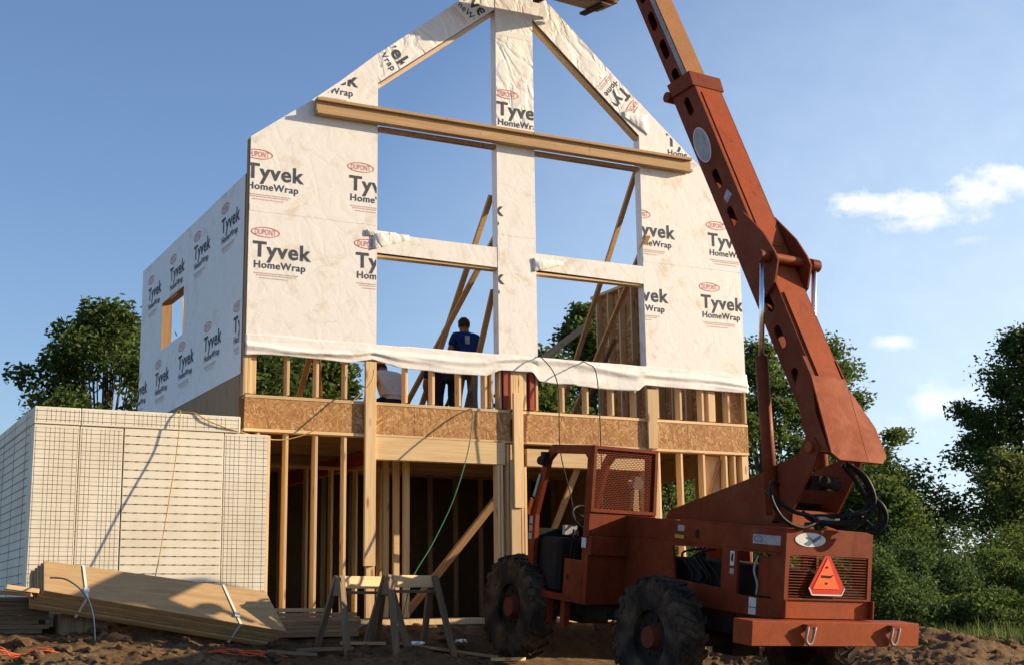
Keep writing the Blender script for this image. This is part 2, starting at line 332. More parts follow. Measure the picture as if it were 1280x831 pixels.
def stick(name, p0, p1, w_, t_, mat, parent=None, side=(1, 0, 0)):
    """a board whose length is its local Z: w_ along `side`, t_ across"""
    p0, p1 = Vector(p0), Vector(p1); z = (p1 - p0); l = z.length; z.normalize(); x = Vector(side); x = (x - z * x.dot(z)).normalized(); y = z.cross(x)
    o = MB().box((-w_ / 2, -t_ / 2, 0), (w_ / 2, t_ / 2, l)).build(name, mat, parent, bevel=.003)
    mm = Matrix((x, y, z)).transposed().to_4x4(); mm.translation = p0; o.matrix_basis = mm
    return o
def plate(name, outline, holes, fn, mats, parent=None, matfn=None, t=1.0):
    """polygon with holes, extruded; fn maps (x, y, depth 0..1) to 3-D"""
    cu = bpy.data.curves.new(name, 'CURVE'); cu.dimensions = '2D'; cu.fill_mode = 'BOTH'; cu.extrude = .5
    for poly in [outline] + list(holes):
        sp = cu.splines.new('POLY'); sp.points.add(len(poly) - 1); sp.use_cyclic_u = True
        for p, q in zip(sp.points, poly): p.co = (q[0], q[1], 0, 1)
    tmp = bpy.data.objects.new(name, cu); me = bpy.data.meshes.new_from_object(tmp)
    bpy.data.objects.remove(tmp); bpy.data.curves.remove(cu)
    for v in me.vertices: v.co = fn(v.co.x, v.co.y, v.co.z + .5)
    bm = bmesh.new(); bm.from_mesh(me); bmesh.ops.remove_doubles(bm, verts=bm.verts, dist=1e-5); bmesh.ops.recalc_face_normals(bm, faces=bm.faces); bm.to_mesh(me); bm.free()
    me.materials.clear()
    shade(me, False)
    o = link(name, me, mats, parent)
    if matfn:
        for p in me.polygons: p.material_index = matfn(p.normal)
    return o
def oval(cx, cy, a, b_, n=28, rot=0):
    return [(cx + a * math.cos(q) * math.cos(rot) - b_ * math.sin(q) * math.sin(rot), cy + a * math.cos(q) * math.sin(rot) + b_ * math.sin(q) * math.cos(rot)) for q in (2 * math.pi * i / n for i in range(n))]
def slot(cx, cy, L_, W_, rot, n=8):
    r = W_ / 2; h = L_ / 2 - r; pts = []
    for k in range(n + 1): q = -math.pi / 2 + math.pi * k / n; pts.append((h + r * math.cos(q), r * math.sin(q)))
    for k in range(n + 1): q = math.pi / 2 + math.pi * k / n; pts.append((-h + r * math.cos(q), r * math.sin(q)))
    c, s_ = math.cos(rot), math.sin(rot)
    return [(cx + x * c - y * s_, cy + x * s_ + y * c) for x, y in pts]
def smooth_pts(pts, k=6):
    pts = [Vector(p) for p in pts]; out = []
    for i in range(len(pts) - 1):
        p0, p1, p2, p3 = pts[max(i - 1, 0)], pts[i], pts[i + 1], pts[min(i + 2, len(pts) - 1)]
        for j in range(k):
            t = j / k
            out.append(.5 * ((2 * p1) + (p2 - p0) * t + (2 * p0 - 5 * p1 + 4 * p2 - p3) * t * t + (3 * p1 - p0 - 3 * p2 + p3) * t ** 3))
    return out + [pts[-1]]
_font_cache = {}
def text_mesh(body, bold=0.02):
    """flat text, lower left at the origin, width scaled to 1, returned as (verts, faces, height)"""
    if body in _font_cache: return _font_cache[body]
    cu = bpy.data.curves.new('t', 'FONT'); cu.body = body; cu.size = 1; cu.offset = bold; cu.space_character = 1.08; cu.resolution_u = 4
    tmp = bpy.data.objects.new('t', cu); me = bpy.data.meshes.new_from_object(tmp)
    vs = np.array([tuple(v.co) for v in me.vertices]); fs = [tuple(p.vertices) for p in me.polygons]
    bpy.data.objects.remove(tmp); bpy.data.curves.remove(cu); bpy.data.meshes.remove(me)
    x0, x1 = vs[:, 0].min(), vs[:, 0].max()
    vs[:, 0] = (vs[:, 0] - x0) / (x1 - x0)
    _font_cache[body] = (vs[:, :2], fs); return _font_cache[body]

# ------------------------------------------------------------------ ground
def prof(y):
    return float(np.interp(y, [-60, -18, -12, -7, -4.2, -2, -1.1, -.25, 0.3, 7, 14, 60, 400], [-2.2, -1.5, -1.3, -1.0, -.74, -.47, -.33, -.09, -.06, -.35, -.6, -.7, -.7]))
def sstep(a, b_, x):
    t = min(1, max(0, (x - a) / (b_ - a))); return t * t * (3 - 2 * t)
def gz(x, y, detail=True):
    z = prof(y) - (.17 * sstep(1.7, 3.2, x) * (1 - .55 * sstep(6.5, 9, x)) + .08 * sstep(3.5, 6.2, x) * (1 - sstep(6.6, 8.5, x))) * sstep(-.35, -1.0, y) + .13 * sstep(0.6, -1.6, x)
    z += .30 * math.exp(-((x - 9.0) / 2.1) ** 2 - ((y + 2.4) / 1.6) ** 2)
    z += .05 * math.exp(-((x - 12.0) / 2.2) ** 2 - ((y + 2.6) / 1.5) ** 2)
    z -= .42 * sstep(8.6, 11.5, x) * sstep(-3.5, .5, y) * (1 - sstep(9, 16, y))
    if detail and -10 < x < 20 and -18 < y < 8:
        near = 1.0 if not (0 < x < 8.1 and y > .1) else .15
        a = .11 * noise.fractal(Vector((x * .9, y * 1.3, 1)), 1, 2, 4) + .085 * abs(noise.fractal(Vector((x * 2.6, y * 3.6, 4)), 1, 2, 5)) + .035 * noise.fractal(Vector((x * 9, y * 11, 2)), .7, 2, 3) - .04
        # loader tracks stay firm
        if 2.9 < x < 6.2 and -5.2 < y < -.4: a *= .35
        z += a * near
    return z
def build_ground():
    xs = np.concatenate([[-900, -300, -120, -60, -30, -18], np.arange(-10, 16, .05), np.arange(16, 30, .6), [34, 45, 70, 150, 400, 900]])
    ys = np.concatenate([[-200, -80, -40, -25], np.arange(-18, -7, .3), np.arange(-7, 1.2, .045), np.arange(1.2, 20, .5), [24, 32, 50, 90, 200, 500, 1500]])
    vs = [(x, y, gz(x, y)) for y in ys for x in xs]
    nx = len(xs); fs = [(j * nx + i, j * nx + i + 1, (j + 1) * nx + i + 1, (j + 1) * nx + i) for j in range(len(ys) - 1) for i in range(nx - 1)]
    me = bpy.data.meshes.new('ground'); me.from_pydata(vs, [], fs); shade(me, True)
    tag(link('ground', me, 'dirt'), 'bare churned brown dirt sloping up to the house', kind='structure')
build_ground()

# ------------------------------------------------------------------ house
WX = 8.16
house = empty('unfinished_house', (0, 0, 0), 'unfinished gabled house of bare timber framing and white printed wrap', 'house')
def fac(y0, y1): return lambda x, z, d: (x, y0 + (y1 - y0) * (1 - d), z)
def wrapmat(n): return 1 if (n.z < -.25 or n.y > .5) else 0
T_ = .165
def front(name, poly, mat='house_wrap', y0=0.0, y1=T_): return plate(name, poly, [], fac(y0, y1), [mat, 'pine_dark'], house, wrapmat)
MIR = lambda poly: [(WX - x, z) for x, z in poly][::-1]
LP = [(.025, 3.55), (1.87, 3.55), (1.87, 7.98), (1.3, 7.46), (.86, 7.09), (.025, 6.45)]
panel_l = front('wall_panel', LP)
RPp = [(6.285, 3.55), (8.135, 3.55), (8.135, 6.44), (7.42, 7.05), (6.285, 7.97)]
panel_r = front('wall_panel', RPp)
POST = [(3.765, 3.55), (4.40, 3.55), (4.40, 9.55), (4.08, 9.82), (3.765, 9.55)]
panel_c = front('centre_post', [(3.765, 3.55), (4.40, 3.55), (4.40, 7.198), (3.765, 7.198)], 'house_wrap', -.004)
panel_t = front('centre_post', [(3.765, 7.20), (4.40, 7.20), (4.40, 9.55), (4.08, 9.82), (3.765, 9.55)], 'house_wrap_creased', -.005)
RL = [(1.872, 7.53), (3.763, 9.03), (3.763, 9.55), (1.872, 7.975)]
raft_l = front('gable_rafter', RL, 'house_wrap_creased')
RR = [(4.402, 8.99), (6.283, 7.40), (6.283, 7.965), (4.402, 9.55)]
raft_r = front('gable_rafter', RR, 'house_wrap_creased')
head_l = front('window_header', [(1.872, 5.02), (3.763, 5.0), (3.763, 5.30), (1.872, 5.31)])
head_r = front('window_header', [(4.402, 5.03), (6.283, 5.0), (6.283, 5.28), (4.402, 5.28)])
for (x0, z0, x1, z1) in ((1.88, 7.515, 3.755, 9.01), (4.41, 8.97, 6.275, 7.385)):
    stick('rafter_trim', (x0, .085, z0 - .03), (x1, .085, z1 - .03), .10, .045, 'pine', house, side=(0, 1, 0))
for (x0, x1, z) in ((1.88, 3.755, 4.985), (4.41, 6.275, 4.985)):
    stick('header_plate', (x0, .09, z), (x1, .09, z), .13, .035, 'pine', house, side=(0, 1, 0))
# side wall with one window opening
SW = [(.085, 3.2), (6.11, 3.2), (6.11, 5.93), (.085, 5.94)]
def sidefn(y, z, d): return (-.012 + .165 * (1 - d), y, z)
side = plate('wall_panel', SW, [[(3.22, 4.30), (4.60, 4.29), (4.62, 5.06), (3.24, 5.06)]], sidefn, ['house_wrap_creased', 'pine_dark'], house, lambda n: 0 if (n.x < -.4) else 1)
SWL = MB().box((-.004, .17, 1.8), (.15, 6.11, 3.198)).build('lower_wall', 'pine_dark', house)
stick('corner_stud', (.012, .126, 2.9), (.012, .126, 3.195), .02, .084, 'pine_dark', house)
stick('corner_stud', (.012, .048, 2.9), (.012, .048, 6.42), .02, .07, 'pine_dark', house)
for y in (3.19, 4.66): stick('window_stud', (.09, y, 4.2), (.09, y, 5.2), .14, .04, 'pine', house)
stick('brace', (.3, 4.2, 3.6), (.5, 5.2, 5.3), .09, .04, 'pine', house)
# beam lying across the gable (an I-shaped joist)
bm_ = MB()
for z0, z1, y0, y1 in ((7.075, 7.12, -.135, -.012), (6.885, 6.935, -.135, -.012), (6.935, 7.075, -.085, -.05)):
    bm_.box((.92, y0, z0), (7.19, y1, z1))
bm_.build('gable_beam', 'lvl_and_shaded_wood', house, bevel=.004)
MB().box((1.9, .012, 6.82), (6.26, .10, 6.88)).build('ledger_board', 'pine_dark', house)
def lap(x0, x1, z, y, par):
    n = 24; bot = [(x0 + (x1 - x0) * i / n, z + .012 * noise.noise(Vector((x0 + i * .4, z, 3)))) for i in range(n + 1)]
    plate('wrap_lap', bot + [(x1, z + .09), (x0, z + .09)], [], fac(y - .0015, y), ['house_wrap'], par)
lap(.03, 1.865, 5.41, -.001, panel_l); lap(6.29, 8.13, 5.36, -.001, panel_r); lap(3.77, 4.395, 8.62, -.006, panel_t); lap(3.77, 4.395, 5.50, -.005, panel_c)
# loose lower edge of the wrap
def lip():
    xs = np.linspace(0.005, 8.15, 260); ctrl = [(0, 3.43), (.35, 3.46), (.8, 3.45), (1.48, 3.43), (1.8, 3.5), (1.95, 3.47), (2.19, 3.41), (2.92, 3.38), (3.55, 3.385), (3.76, 3.48), (4.3, 3.49), (4.40, 3.36), (4.7, 3.34), (4.99, 3.35), (5.05, 3.33), (5.61, 3.31), (6.1, 3.325), (6.22, 3.42), (7.1, 3.41), (8.15, 3.41)]
    cx, cz = zip(*ctrl); vs = []; K = 20
    for x in xs:
        zb = float(np.interp(x, cx, cz)); zt = 3.715 + .012 * noise.noise(Vector((x * 1.3, 0, 0)))
        for k in range(K):
            t = k / (K - 1); z = zt + (zb - zt) * t
            t0 = .42 + .22 * math.sin(x * .85 + .6) + .1 * math.sin(x * 2.3); t1 = .75 + .15 * math.sin(x * 1.4 + 2)
            bul = .014 + .016 * t + .030 * max(0, 1 - abs(t - t0) / .20) + .018 * max(0, 1 - abs(t - t1) / .12) * max(0, math.sin(x * .9))
            y = -bul - .006 * noise.fractal(Vector((x * .7, z * 9, 3)), 1, 2, 3) - .012 * t * noise.noise(Vector((x * 2.2, 2, 1)))
            vs.append((x, min(y, -.01), z + .008 * noise.noise(Vector((x * 4, k, 7)))))
    fs = [(i * K + k, (i + 1) * K + k, (i + 1) * K + k + 1, i * K + k + 1) for i in range(len(xs) - 1) for k in range(K - 1)]
    me = bpy.data.meshes.new('wrap_edge'); me.from_pydata(vs, [], fs); shade(me, True)
    o = link('wrap_edge', me, 'house_wrap', house); md = o.modifiers.new('thickness', 'SOLIDIFY'); md.thickness = .002
lip()
# the folded ends of wrap around the window headers
def flap(x0, x1, zt, zb, sgn, seed):
    vs = []; K = 9; Mx = 14
    for i in range(Mx):
        a = i / (Mx - 1); x = x0 + (x1 - x0) * a
        for k in range(K):
            t = k / (K - 1); z = zt + (zb - zt) * t * (1 - .75 * a)
            vs.append((x, -.010 - .03 * math.sin(math.pi * t) * (1 - a) * min(1, a * 5) - .010 * abs(noise.noise(Vector((x * 9, z * 9, seed)))), z))
    fs = [(i * K + k, (i + 1) * K + k, (i + 1) * K + k + 1, i * K + k + 1) for i in range(Mx - 1) for k in range(K - 1)]
    me = bpy.data.meshes.new('wrap_flap'); me.from_pydata(vs, [], fs); shade(me, True)
    o = link('wrap_flap', me, 'house_wrap_creased', house); o.modifiers.new('thickness', 'SOLIDIFY').thickness = .005
flap(1.80, 2.35, 5.32, 5.05, 1, 1); flap(4.34, 4.85, 5.2, 4.99, 1, 2); flap(1.7, 2.15, 5.33, 5.24, 1, 6)
flap(6.45, 6.0, 7.75, 7.42, 1, 8)

# ---- printed lettering on the wrap
def clip_poly_bm(bm, polys):
    """keep only what lies inside the convex polygon"""
    n = len(polys); area = sum(polys[i][0] * polys[(i + 1) % n][1] - polys[(i + 1) % n][0] * polys[i][1] for i in range(n))
    P = polys if area > 0 else polys[::-1]
    for i in range(n):
        a, c = P[i], P[(i + 1) % n]; d = (c[0] - a[0], c[1] - a[1]); nrm = Vector((d[1], -d[0], 0)).normalized()
        bmesh.ops.bisect_plane(bm, geom=bm.verts[:] + bm.edges[:] + bm.faces[:], plane_co=(a[0], a[1], 0), plane_no=nrm, clear_outer=True)
        if not bm.verts: return
def print_logo(x, z, clip, parent, fn, wid=.80, rot=0.0, small=True, only=None):
    bm = bmesh.new(); k = wid / .8
    items = []
    def put(body, ox, oz, wd, ht, mi, bold=.02):
        vs, fs = text_mesh(body, bold); hmax = 0.72
        items.append((np.column_stack([vs[:, 0] * wd + ox, vs[:, 1] / hmax * ht + oz]), fs, mi))
    put('Tyvek', 0, 0, .82 * k, .215, 0, .024); put('HomeWrap', .02 * k, -.155, .72 * k, .10, 3, .016)
    o1 = oval(.17, .34, .20, .072); o2 = oval(.17, .34, .188, .060)
    if only is None:
        put('DUPONT', .025, .303, .29, .08, 1, .0)
        items.append((np.array(o1 + o2), [(i, (i + 1) % 28, 28 + (i + 1) % 28, 28 + i) for i in range(28)], 1))
        for (a, bb, c, mi) in ((.02, .62, -.235, 2), (.06, .60, -.262, 2), (.10, .50, -.30, 2)):
            xx = a
            while xx < bb:
                l = .02 + .03 * random.random(); items.append((np.array([(xx, c), (xx + l, c), (xx + l, c + .014), (xx, c + .014)]), [(0, 1, 2, 3)], mi)); xx += l + .012
    cr, sr = math.cos(rot), math.sin(rot); bm.free()
    for nm_, sel in (('lettering', (0,)), ('lettering', (3,)), ('emblem', (1,)), ('small_print', (2,))):
        bm = bmesh.new()
        for vs, fs, mi in items:
            if mi not in sel: continue
            vv = [bm.verts.new((x + a * cr - c * sr, z + a * sr + c * cr, 0)) for a, c in vs]
            for f in fs:
                try: bm.faces.new([vv[i] for i in f])
                except ValueError: pass
        clip_poly_bm(bm, clip)
        if not bm.faces: bm.free(); continue
        for v in bm.verts: v.co = fn(v.co.x, v.co.y)
        me = bpy.data.meshes.new(nm_); bm.to_mesh(me); bm.free(); shade(me, False)
        link(nm_, me, ('ink_dark', 'ink_red', 'ink_faint', 'ink_dark')[sel[0]], parent)
ff = lambda x, z: (x, -.003, z); fc = lambda x, z: (x, -.007, z)
inset = .012
LPc = [(.03, 3.72), (1.86, 3.72), (1.86, 7.93), (.86, 7.06), (.03, 6.42)]; RPc = [(6.29, 3.72), (8.13, 3.72), (8.13, 6.40), (7.42, 7.02), (6.29, 7.93)]; CPc = [(3.77, 3.72), (4.395, 3.72), (4.395, 9.5), (3.77, 9.5)]
for x, z in ((-.03, 5.87), (1.45, 5.885), (.09, 4.785), (1.56, 4.785), (.75, 7.41)): print_logo(x, z, LPc, panel_l, ff)
for x, z in ((6.08, 5.78), (7.53, 5.755), (5.91, 4.74), (7.345, 4.73), (6.80, 7.31)): print_logo(x, z, RPc, panel_r, ff)
for x, z in ((3.05, 5.79), (3.05, 4.76)): print_logo(x, z, CPc, panel_c, fc, only=1)
print_logo(3.775, 7.355, [(3.77, 7.0), (4.395, 7.0), (4.395, 9.5), (3.77, 9.5)], panel_t, lambda x, z: (x, -.009, z))
print_logo(1.75, 8.42, [(1.9, 7.60), (3.75, 9.08), (3.75, 9.50), (1.9, 7.95)], raft_l, ff, rot=R(-52))
print_logo(3.05, 9.25, [(1.9, 7.60), (3.75, 9.08), (3.75, 9.50), (1.9, 7.95)], raft_l, ff, rot=R(-40))
print_logo(6.02, 8.20, [(4.42, 9.05), (6.27, 7.47), (6.27, 7.93), (4.42, 9.48)], raft_r, ff, rot=R(232))
SWc = [(-6.1, 3.23), (-.18, 3.23), (-.18, 5.9), (-6.1, 5.9)]
fs_ = lambda x, z: (-.016, -x, z)
for y, z in ((5.62, 5.29), (4.14, 5.31), (2.68, 5.32), (1.2, 5.36), (6.36, 3.74), (4.9, 3.74), (3.41, 3.77), (1.95, 3.8), (.46, 3.8)): print_logo(-y, z, SWc, side, fs_, .88)
# more printed names hidden half by the window of the side wall are cut away there

# ---- framing below the wrap
def stud(x, z0, z1, name='stud', y=.088, wx=.038, mat='pine', d=.14): return stick(name, (x, y, z0), (x, y, z1), wx, d, mat, house)
for x in (.045, .085, .62, 1.03, 1.44, 1.80, 2.33, 2.74, 3.15, 3.56, 4.83, 5.24, 5.68, 6.08, 6.48, 6.90, 7.31): stud(x, 2.935, 3.60)
for x in (3.66, 3.79, 3.98, 4.02, 4.06, 4.20, 4.39): stud(x, 2.935, 3.66)
for x in (3.87, 4.30): stud(x, 2.935, 3.66, 'red_stud', y=.07, wx=.07, mat='red_wood')
stud(4.13, 2.935, 3.66, wx=.09); stud(7.48, 2.935, 3.6, wx=.13); stud(7.80, 2.935, 3.6); stud(8.12, 2.935, 3.6)
MB().box((7.83, .10, 2.94), (8.09, .115, 3.6)).build('sheathing', 'osb', house)
stud(.14, 2.935, 3.6, wx=.10, y=.12)
for x0, x1, z, nm in ((.03, 3.94, 2.895, 'bottom_plate'), (4.10, 8.135, 2.895, 'bottom_plate'), (.03, 1.87, 2.453, 'top_plate'), (6.25, 8.135, 2.453, 'top_plate'), (.06, 8.1, 3.5, 'nailing_rail')):
    stick(nm, (x0, .075, z), (x1, .075, z), .165 if nm != 'nailing_rail' else .06, .042, 'pine', house, side=(0, 1, 0))
for x0, x1 in ((.03, 2.44), (2.445, 3.935), (4.115, 5.4), (5.405, 6.99), (6.995, 8.135)):
    MB().box((x0, 0.0, 2.478), (x1, .03, 2.872)).build('rim_board', 'osb', house)
stick('garage_header', (1.87, .07, 2.29), (3.85, .07, 2.29), .14, .315, 'pine', house, side=(0, 1, 0))
stick('garage_header', (4.20, .07, 2.25), (6.23, .07, 2.25), .14, .25, 'pine', house, side=(0, 1, 0))
stick('header_plate', (1.87, .07, 2.46), (6.24, .07, 2.46), .15, .032, 'pine', house, side=(0, 1, 0))
for x in (.23, .62, 1.03, 1.44): stud(x, 0.02, 2.43)
for x in (6.47, 6.88, 7.29, 7.71, 7.87): stud(x, 0.02, 2.43)
stud(8.07, 0.02, 2.43, wx=.12)
for x, z1 in ((1.80, 2.43), (3.75, 2.13), (3.80, 2.13), (4.18, 2.12), (6.22, 2.12), (6.27, 2.12)): stud(x, 0.02, z1, 'trimmer_stud')
for x in (3.90, 3.95, 4.08, 4.13): stud(x, 0.02, 2.43, 'king_stud')
# long posts nailed to the outside
stick('post', (1.775, -.03, .70), (1.775, -.03, 3.46), .155, .055, 'pine', house)
stick('post', (1.80, .0, .02), (1.80, .0, .72), .12, .02, 'pine', house)
stick('post', (4.03, -.055, 1.52), (4.03, -.055, 3.16), .15, .045, 'pine', house)
stick('post', (3.99, -.025, .02), (3.99, -.025, 2.2), .15, .045, 'pine', house)
stick('post', (6.335, -.03, 2.46), (6.335, -.03, 3.36), .165, .045, 'pine', house)
stick('post', (6.36, -.02, .02), (6.36, -.02, 2.5), .10, .03, 'pine', house)
# floors, interior of the ground storey
MB().box((0.02, .02, -.5), (8.12, 6.1, 0.0)).build('floor_slab', 'concrete', house)
MB().box((1.9, -.02, -.075), (6.2, .018, -.002)).build('sill_board', 'pine', house)
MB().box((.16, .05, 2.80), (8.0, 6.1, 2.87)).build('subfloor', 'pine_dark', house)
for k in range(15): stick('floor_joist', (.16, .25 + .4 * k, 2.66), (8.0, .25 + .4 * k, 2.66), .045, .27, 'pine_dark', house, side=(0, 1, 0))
MB().box((.02, 5.98, 0), (8.12, 6.1, 2.8)).build('rear_wall', 'shaded_wall', house)
MB().box((-.004, .17, 0), (.12, 6.0, 1.79)).build('basement_wall', 'shaded_wall', house)
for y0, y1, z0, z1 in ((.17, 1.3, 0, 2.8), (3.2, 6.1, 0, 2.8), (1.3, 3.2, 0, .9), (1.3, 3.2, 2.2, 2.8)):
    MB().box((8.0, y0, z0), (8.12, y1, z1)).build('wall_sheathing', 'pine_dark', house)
MB().box((7.33, .19, .02), (7.70, .205, 2.42)).build('wall_sheathing', 'pine', house)
stick('brace', (7.35, .16, 1.55), (7.68, .16, 2.35), .09, .03, 'pine_dark', house, side=(0, 1, 0))
for k in range(8): stud(.35 + .41 * k, .02, 2.32, 'partition_stud', y=3.2)
stick('partition_plate', (.2, 3.2, 2.34), (3.4, 3.2, 2.34), .1, .045, 'pine', house, side=(0, 1, 0))
for y in (.66, 1.03, 1.42): stick('partition_stud', (2.60, y, .02), (2.60, y, 2.28), .09, .06, 'pine', house)
stick('red_beam', (2.62, .5, 2.42), (2.62, 5.9, 2.42), .1, .24, 'red_wood', house)
stick('partition_stud', (1.45, 1.3, .02), (1.45, 1.3, 2.3), .09, .04, 'pine', house); stick('partition_stud', (.75, 1.5, .02), (.75, 1.5, 2.3), .09, .04, 'pine', house)
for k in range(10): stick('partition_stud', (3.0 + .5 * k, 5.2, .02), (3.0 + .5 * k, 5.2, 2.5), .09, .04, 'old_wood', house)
# braces; default wood browner than the studs, their shade put into its colour
def brace(a, c, w_=.09, mat='lvl_and_shaded_wood', ext=0): 
    a, c = Vector(a), Vector(c); c = c + (c - a).normalized() * ext
    return stick('brace', a, c, w_, .04, mat, house, side=(1, .2, 0))
brace((3.77, .2, 6.15), (3.55, 2.2, 3.35), ext=.35); brace((3.83, .2, 5.52), (3.43, 2.6, 3.33), ext=.4); brace((3.84, .3, 4.74), (4.21, 2.0, 3.25), ext=.35)
brace((6.3, .15, 6.85), (6.28, 2.6, 3.53), ext=.55); brace((6.32, -.1, 5.75), (6.45, 2.4, 3.47), ext=.55); brace((6.22, .8, 4.27), (6.42, 2.0, 3.48), .07, 'old_wood', .5)
brace((7.9, 4.4, 5.35), (6.03, 3.0, 4.25), .12, 'pine', 1.6)
brace((3.92, .2, 1.79), (2.90, 1.6, -.05), .14, 'pine_dark'); brace((5.10, .12, 2.13), (5.0, .75, 1.2), .1)
brace((1.02, .3, 3.55), (1.25, 1.6, 2.95), .08); brace((1.15, .4, 3.6), (1.85, 2.2, 2.95), .1)
# right wall of the upper storey, seen from inside
MB().box((8.10, .17, 2.88), (8.125, 4.45, 5.9)).build('wall_sheathing', 'osb', house)
for k in range(11): stick('stud', (8.04, .25 + .4 * k, 2.95), (8.04, .25 + .4 * k, 5.82), .12, .04, 'pine', house)
stick('top_plate', (8.04, .17, 5.85), (8.04, 4.45, 5.85), .14, .05, 'pine', house); stick('bottom_plate', (8.04, .17, 2.91), (8.04, 4.45, 2.91), .14, .05, 'pine', house)

# ------------------------------------------------------------------ foam wall left of the house
fw_ = empty('foam_wall', (-1.2, -.25, -.2), 'long cream foam block wall with wire mesh beside the house', 'wall')
def fm(x, y, z): return (x + 1.2, y + .25, z + .2)
FX = [-2.63, -2.09, -1.56, -.30, .285]
for i in range(4):
    MB((1.2, .25, .2)).box((FX[i] + .007, -.25 + .004 * (i % 2), -.35), (FX[i + 1] - .007, .0 if i < 3 else -.02, 2.36)).build('foam_panel', 'foam', fw_, bevel=.004)
for x0, x1 in ((-2.63, -2.09), (-2.08, -.10)): MB((1.2, .25, .2)).box((x0, -.265, 2.366), (x1, -.01, 2.575)).build('foam_course', 'foam', fw_, bevel=.006)
MB((1.2, .25, .2)).box((-2.626, .004, -.35), (-2.38, 4.6, 2.36)).build('foam_panel', 'foam', fw_, bevel=.004)
MB((1.2, .25, .2)).box((-2.63, -.005, 2.366), (-2.38, 4.6, 2.575)).build('foam_course', 'foam', fw_, bevel=.006)
MB((1.2, .25, .2)).box((.288, -.2, -.3), (.325, -.02, 2.36)).build('end_board', 'pine', fw_)
def wires(x0, x1, z0, z1, name, yf, fine=True, zs=.105):
    b_ = MB((1.2, .25, .2)); r = .0026 if fine else .003; z = z0 + .05
    while z < z1:
        jig = .006 * noise.noise(Vector((x0, z * 7, 0)))
        b_.box((x0 + .015, yf - r * .9, z - r + jig), (x1 - .015, yf + .001, z + r + jig)); 
        x = x0 + .05
        while x < x1 and not fine: b_.box((x - .02, yf - r * 1.1, z - r * 2 + jig), (x + .02, yf + .0005, z + r * 2 + jig)); x += .125
        z += zs
    if fine:
        x = x0 + .03
        while x < x1:
            if noise.noise(Vector((x * 31, 7, z0))) > -.22: b_.box((x - .0011, yf - r * .35, z0 + .02), (x + .0011, yf + .0015, z1 - .02))
            x += .055 + .012 * noise.noise(Vector((x * 9, 3, 1)))
        z = z0 + .1
        while z < z1: b_.box((x0 + .015, yf - r * .5, z - r * .35), (x1 - .015, yf + .001, z + r * .35)); z += zs
    return b_.build(name, 'wire_rust', fw_)
for i, fine in enumerate((True, True, False, True)): wires(FX[i], FX[i + 1], -.3, 2.355, 'wire_mesh', -.2505 + .004 * (i % 2), fine)
wires(-2.63, -.10, 2.37, 2.57, 'wire_mesh', -.2655, True)
b_ = MB((1.2, .25, .2))
for k in range(27): b_.box((-2.6325, .03, -.25 + .105 * k), (-2.6295, 4.55, -.2455 + .105 * k))
for k in range(5): b_.box((-2.6325, .3 + .95 * k, -.3), (-2.6295, .306 + .95 * k, 2.55))
b_.build('wire_mesh', 'wire_rust', fw_)

# ------------------------------------------------------------------ loader
Rv = Vector((0.99812512, 0.05541323, -0.02599281)); Fv = Vector((-0.0519678, 0.99160468, 0.11840397)); Wv = Vector((0.03233574, -0.11683119, 0.99262524))
OFF = (-1.3, -1.5, .68)
ld = empty('telescopic_loader', (0, 0, 0), 'rusty orange telescopic forklift with open mesh cab and raised boom', 'forklift')
mm = Matrix((Rv, Fv, Wv)).transposed().to_4x4(); mm.translation = Vector((3.41, -4.21, -.22)) + Rv * 1.3 + Fv * 1.5 - Wv * .68
ld.matrix_world = mm
def LB(): return MB(OFF)
def lf(u0, u1): return lambda v, w_, d: Vector((u0 + (u1 - u0) * (1 - d), v, w_)) + Vector(OFF)     # side plates
def lrear(v0, v1): return lambda u, w_, d: Vector((u, v0 + (v1 - v0) * (1 - d), w_)) + Vector(OFF)   # rear plates
# chassis
LB().box((.70, -1.40, .12), (1.90, 3.3, .36)).build('chassis', 'dark_steel', ld)
side_holes = [[(-.40, .60), (.45, .62), (.52, 1.0), (-.40, 1.04)], [(-1.26, .56), (-.68, .56), (-.66, 1.03), (-1.24, 1.04)]]
for u0, u1 in ((.70, .735), (1.865, 1.90)):
    plate('frame_side', [(-1.42, .385), (-.2, .24), (1.5, .24), (1.5, 1.30), (-1.42, 1.305)], side_holes, lf(u0, u1), 'orange_paint', ld)
LB().box((.69, -1.43, 1.06), (.70, 1.5, 1.30)).build('side_rail', 'orange_paint', ld, bevel=.004)
LB().box((.95, -1.1, .40), (1.75, .9, .86)).build('engine_block', 'dark_steel', ld, bevel=.03)
b_ = LB()
for k in range(5): b_.tube(smooth_pts([(.76, -.33 + .13 * k + .1 * random.random(), .58), (.75 + .04 * random.random(), -.3 + .2 * random.random() + .1 * k, .7), (.80, .1 * random.random() + .1 * k, .85 + .1 * random.random()), (.95, .3 * random.random(), 1.0)]), .008 + .006 * random.random())
b_.build('engine_hoses', 'hose', ld, smooth=True)
LB().box((.745, -1.22, .58), (.765, -.98, 1.0)).build('access_panel', 'orange_paint', ld)
LB().tube(smooth_pts([(.735, -.98, 1.0), (.70, -.96, .85), (.72, -1.0, .7), (.74, -.97, .58)]), .012).build('grey_cable', 'badge_grey', ld, smooth=True)
LB().cyl((.86, .14, .62), (.86, .16, .95), .06).build('filter', 'hose', ld, smooth=False)
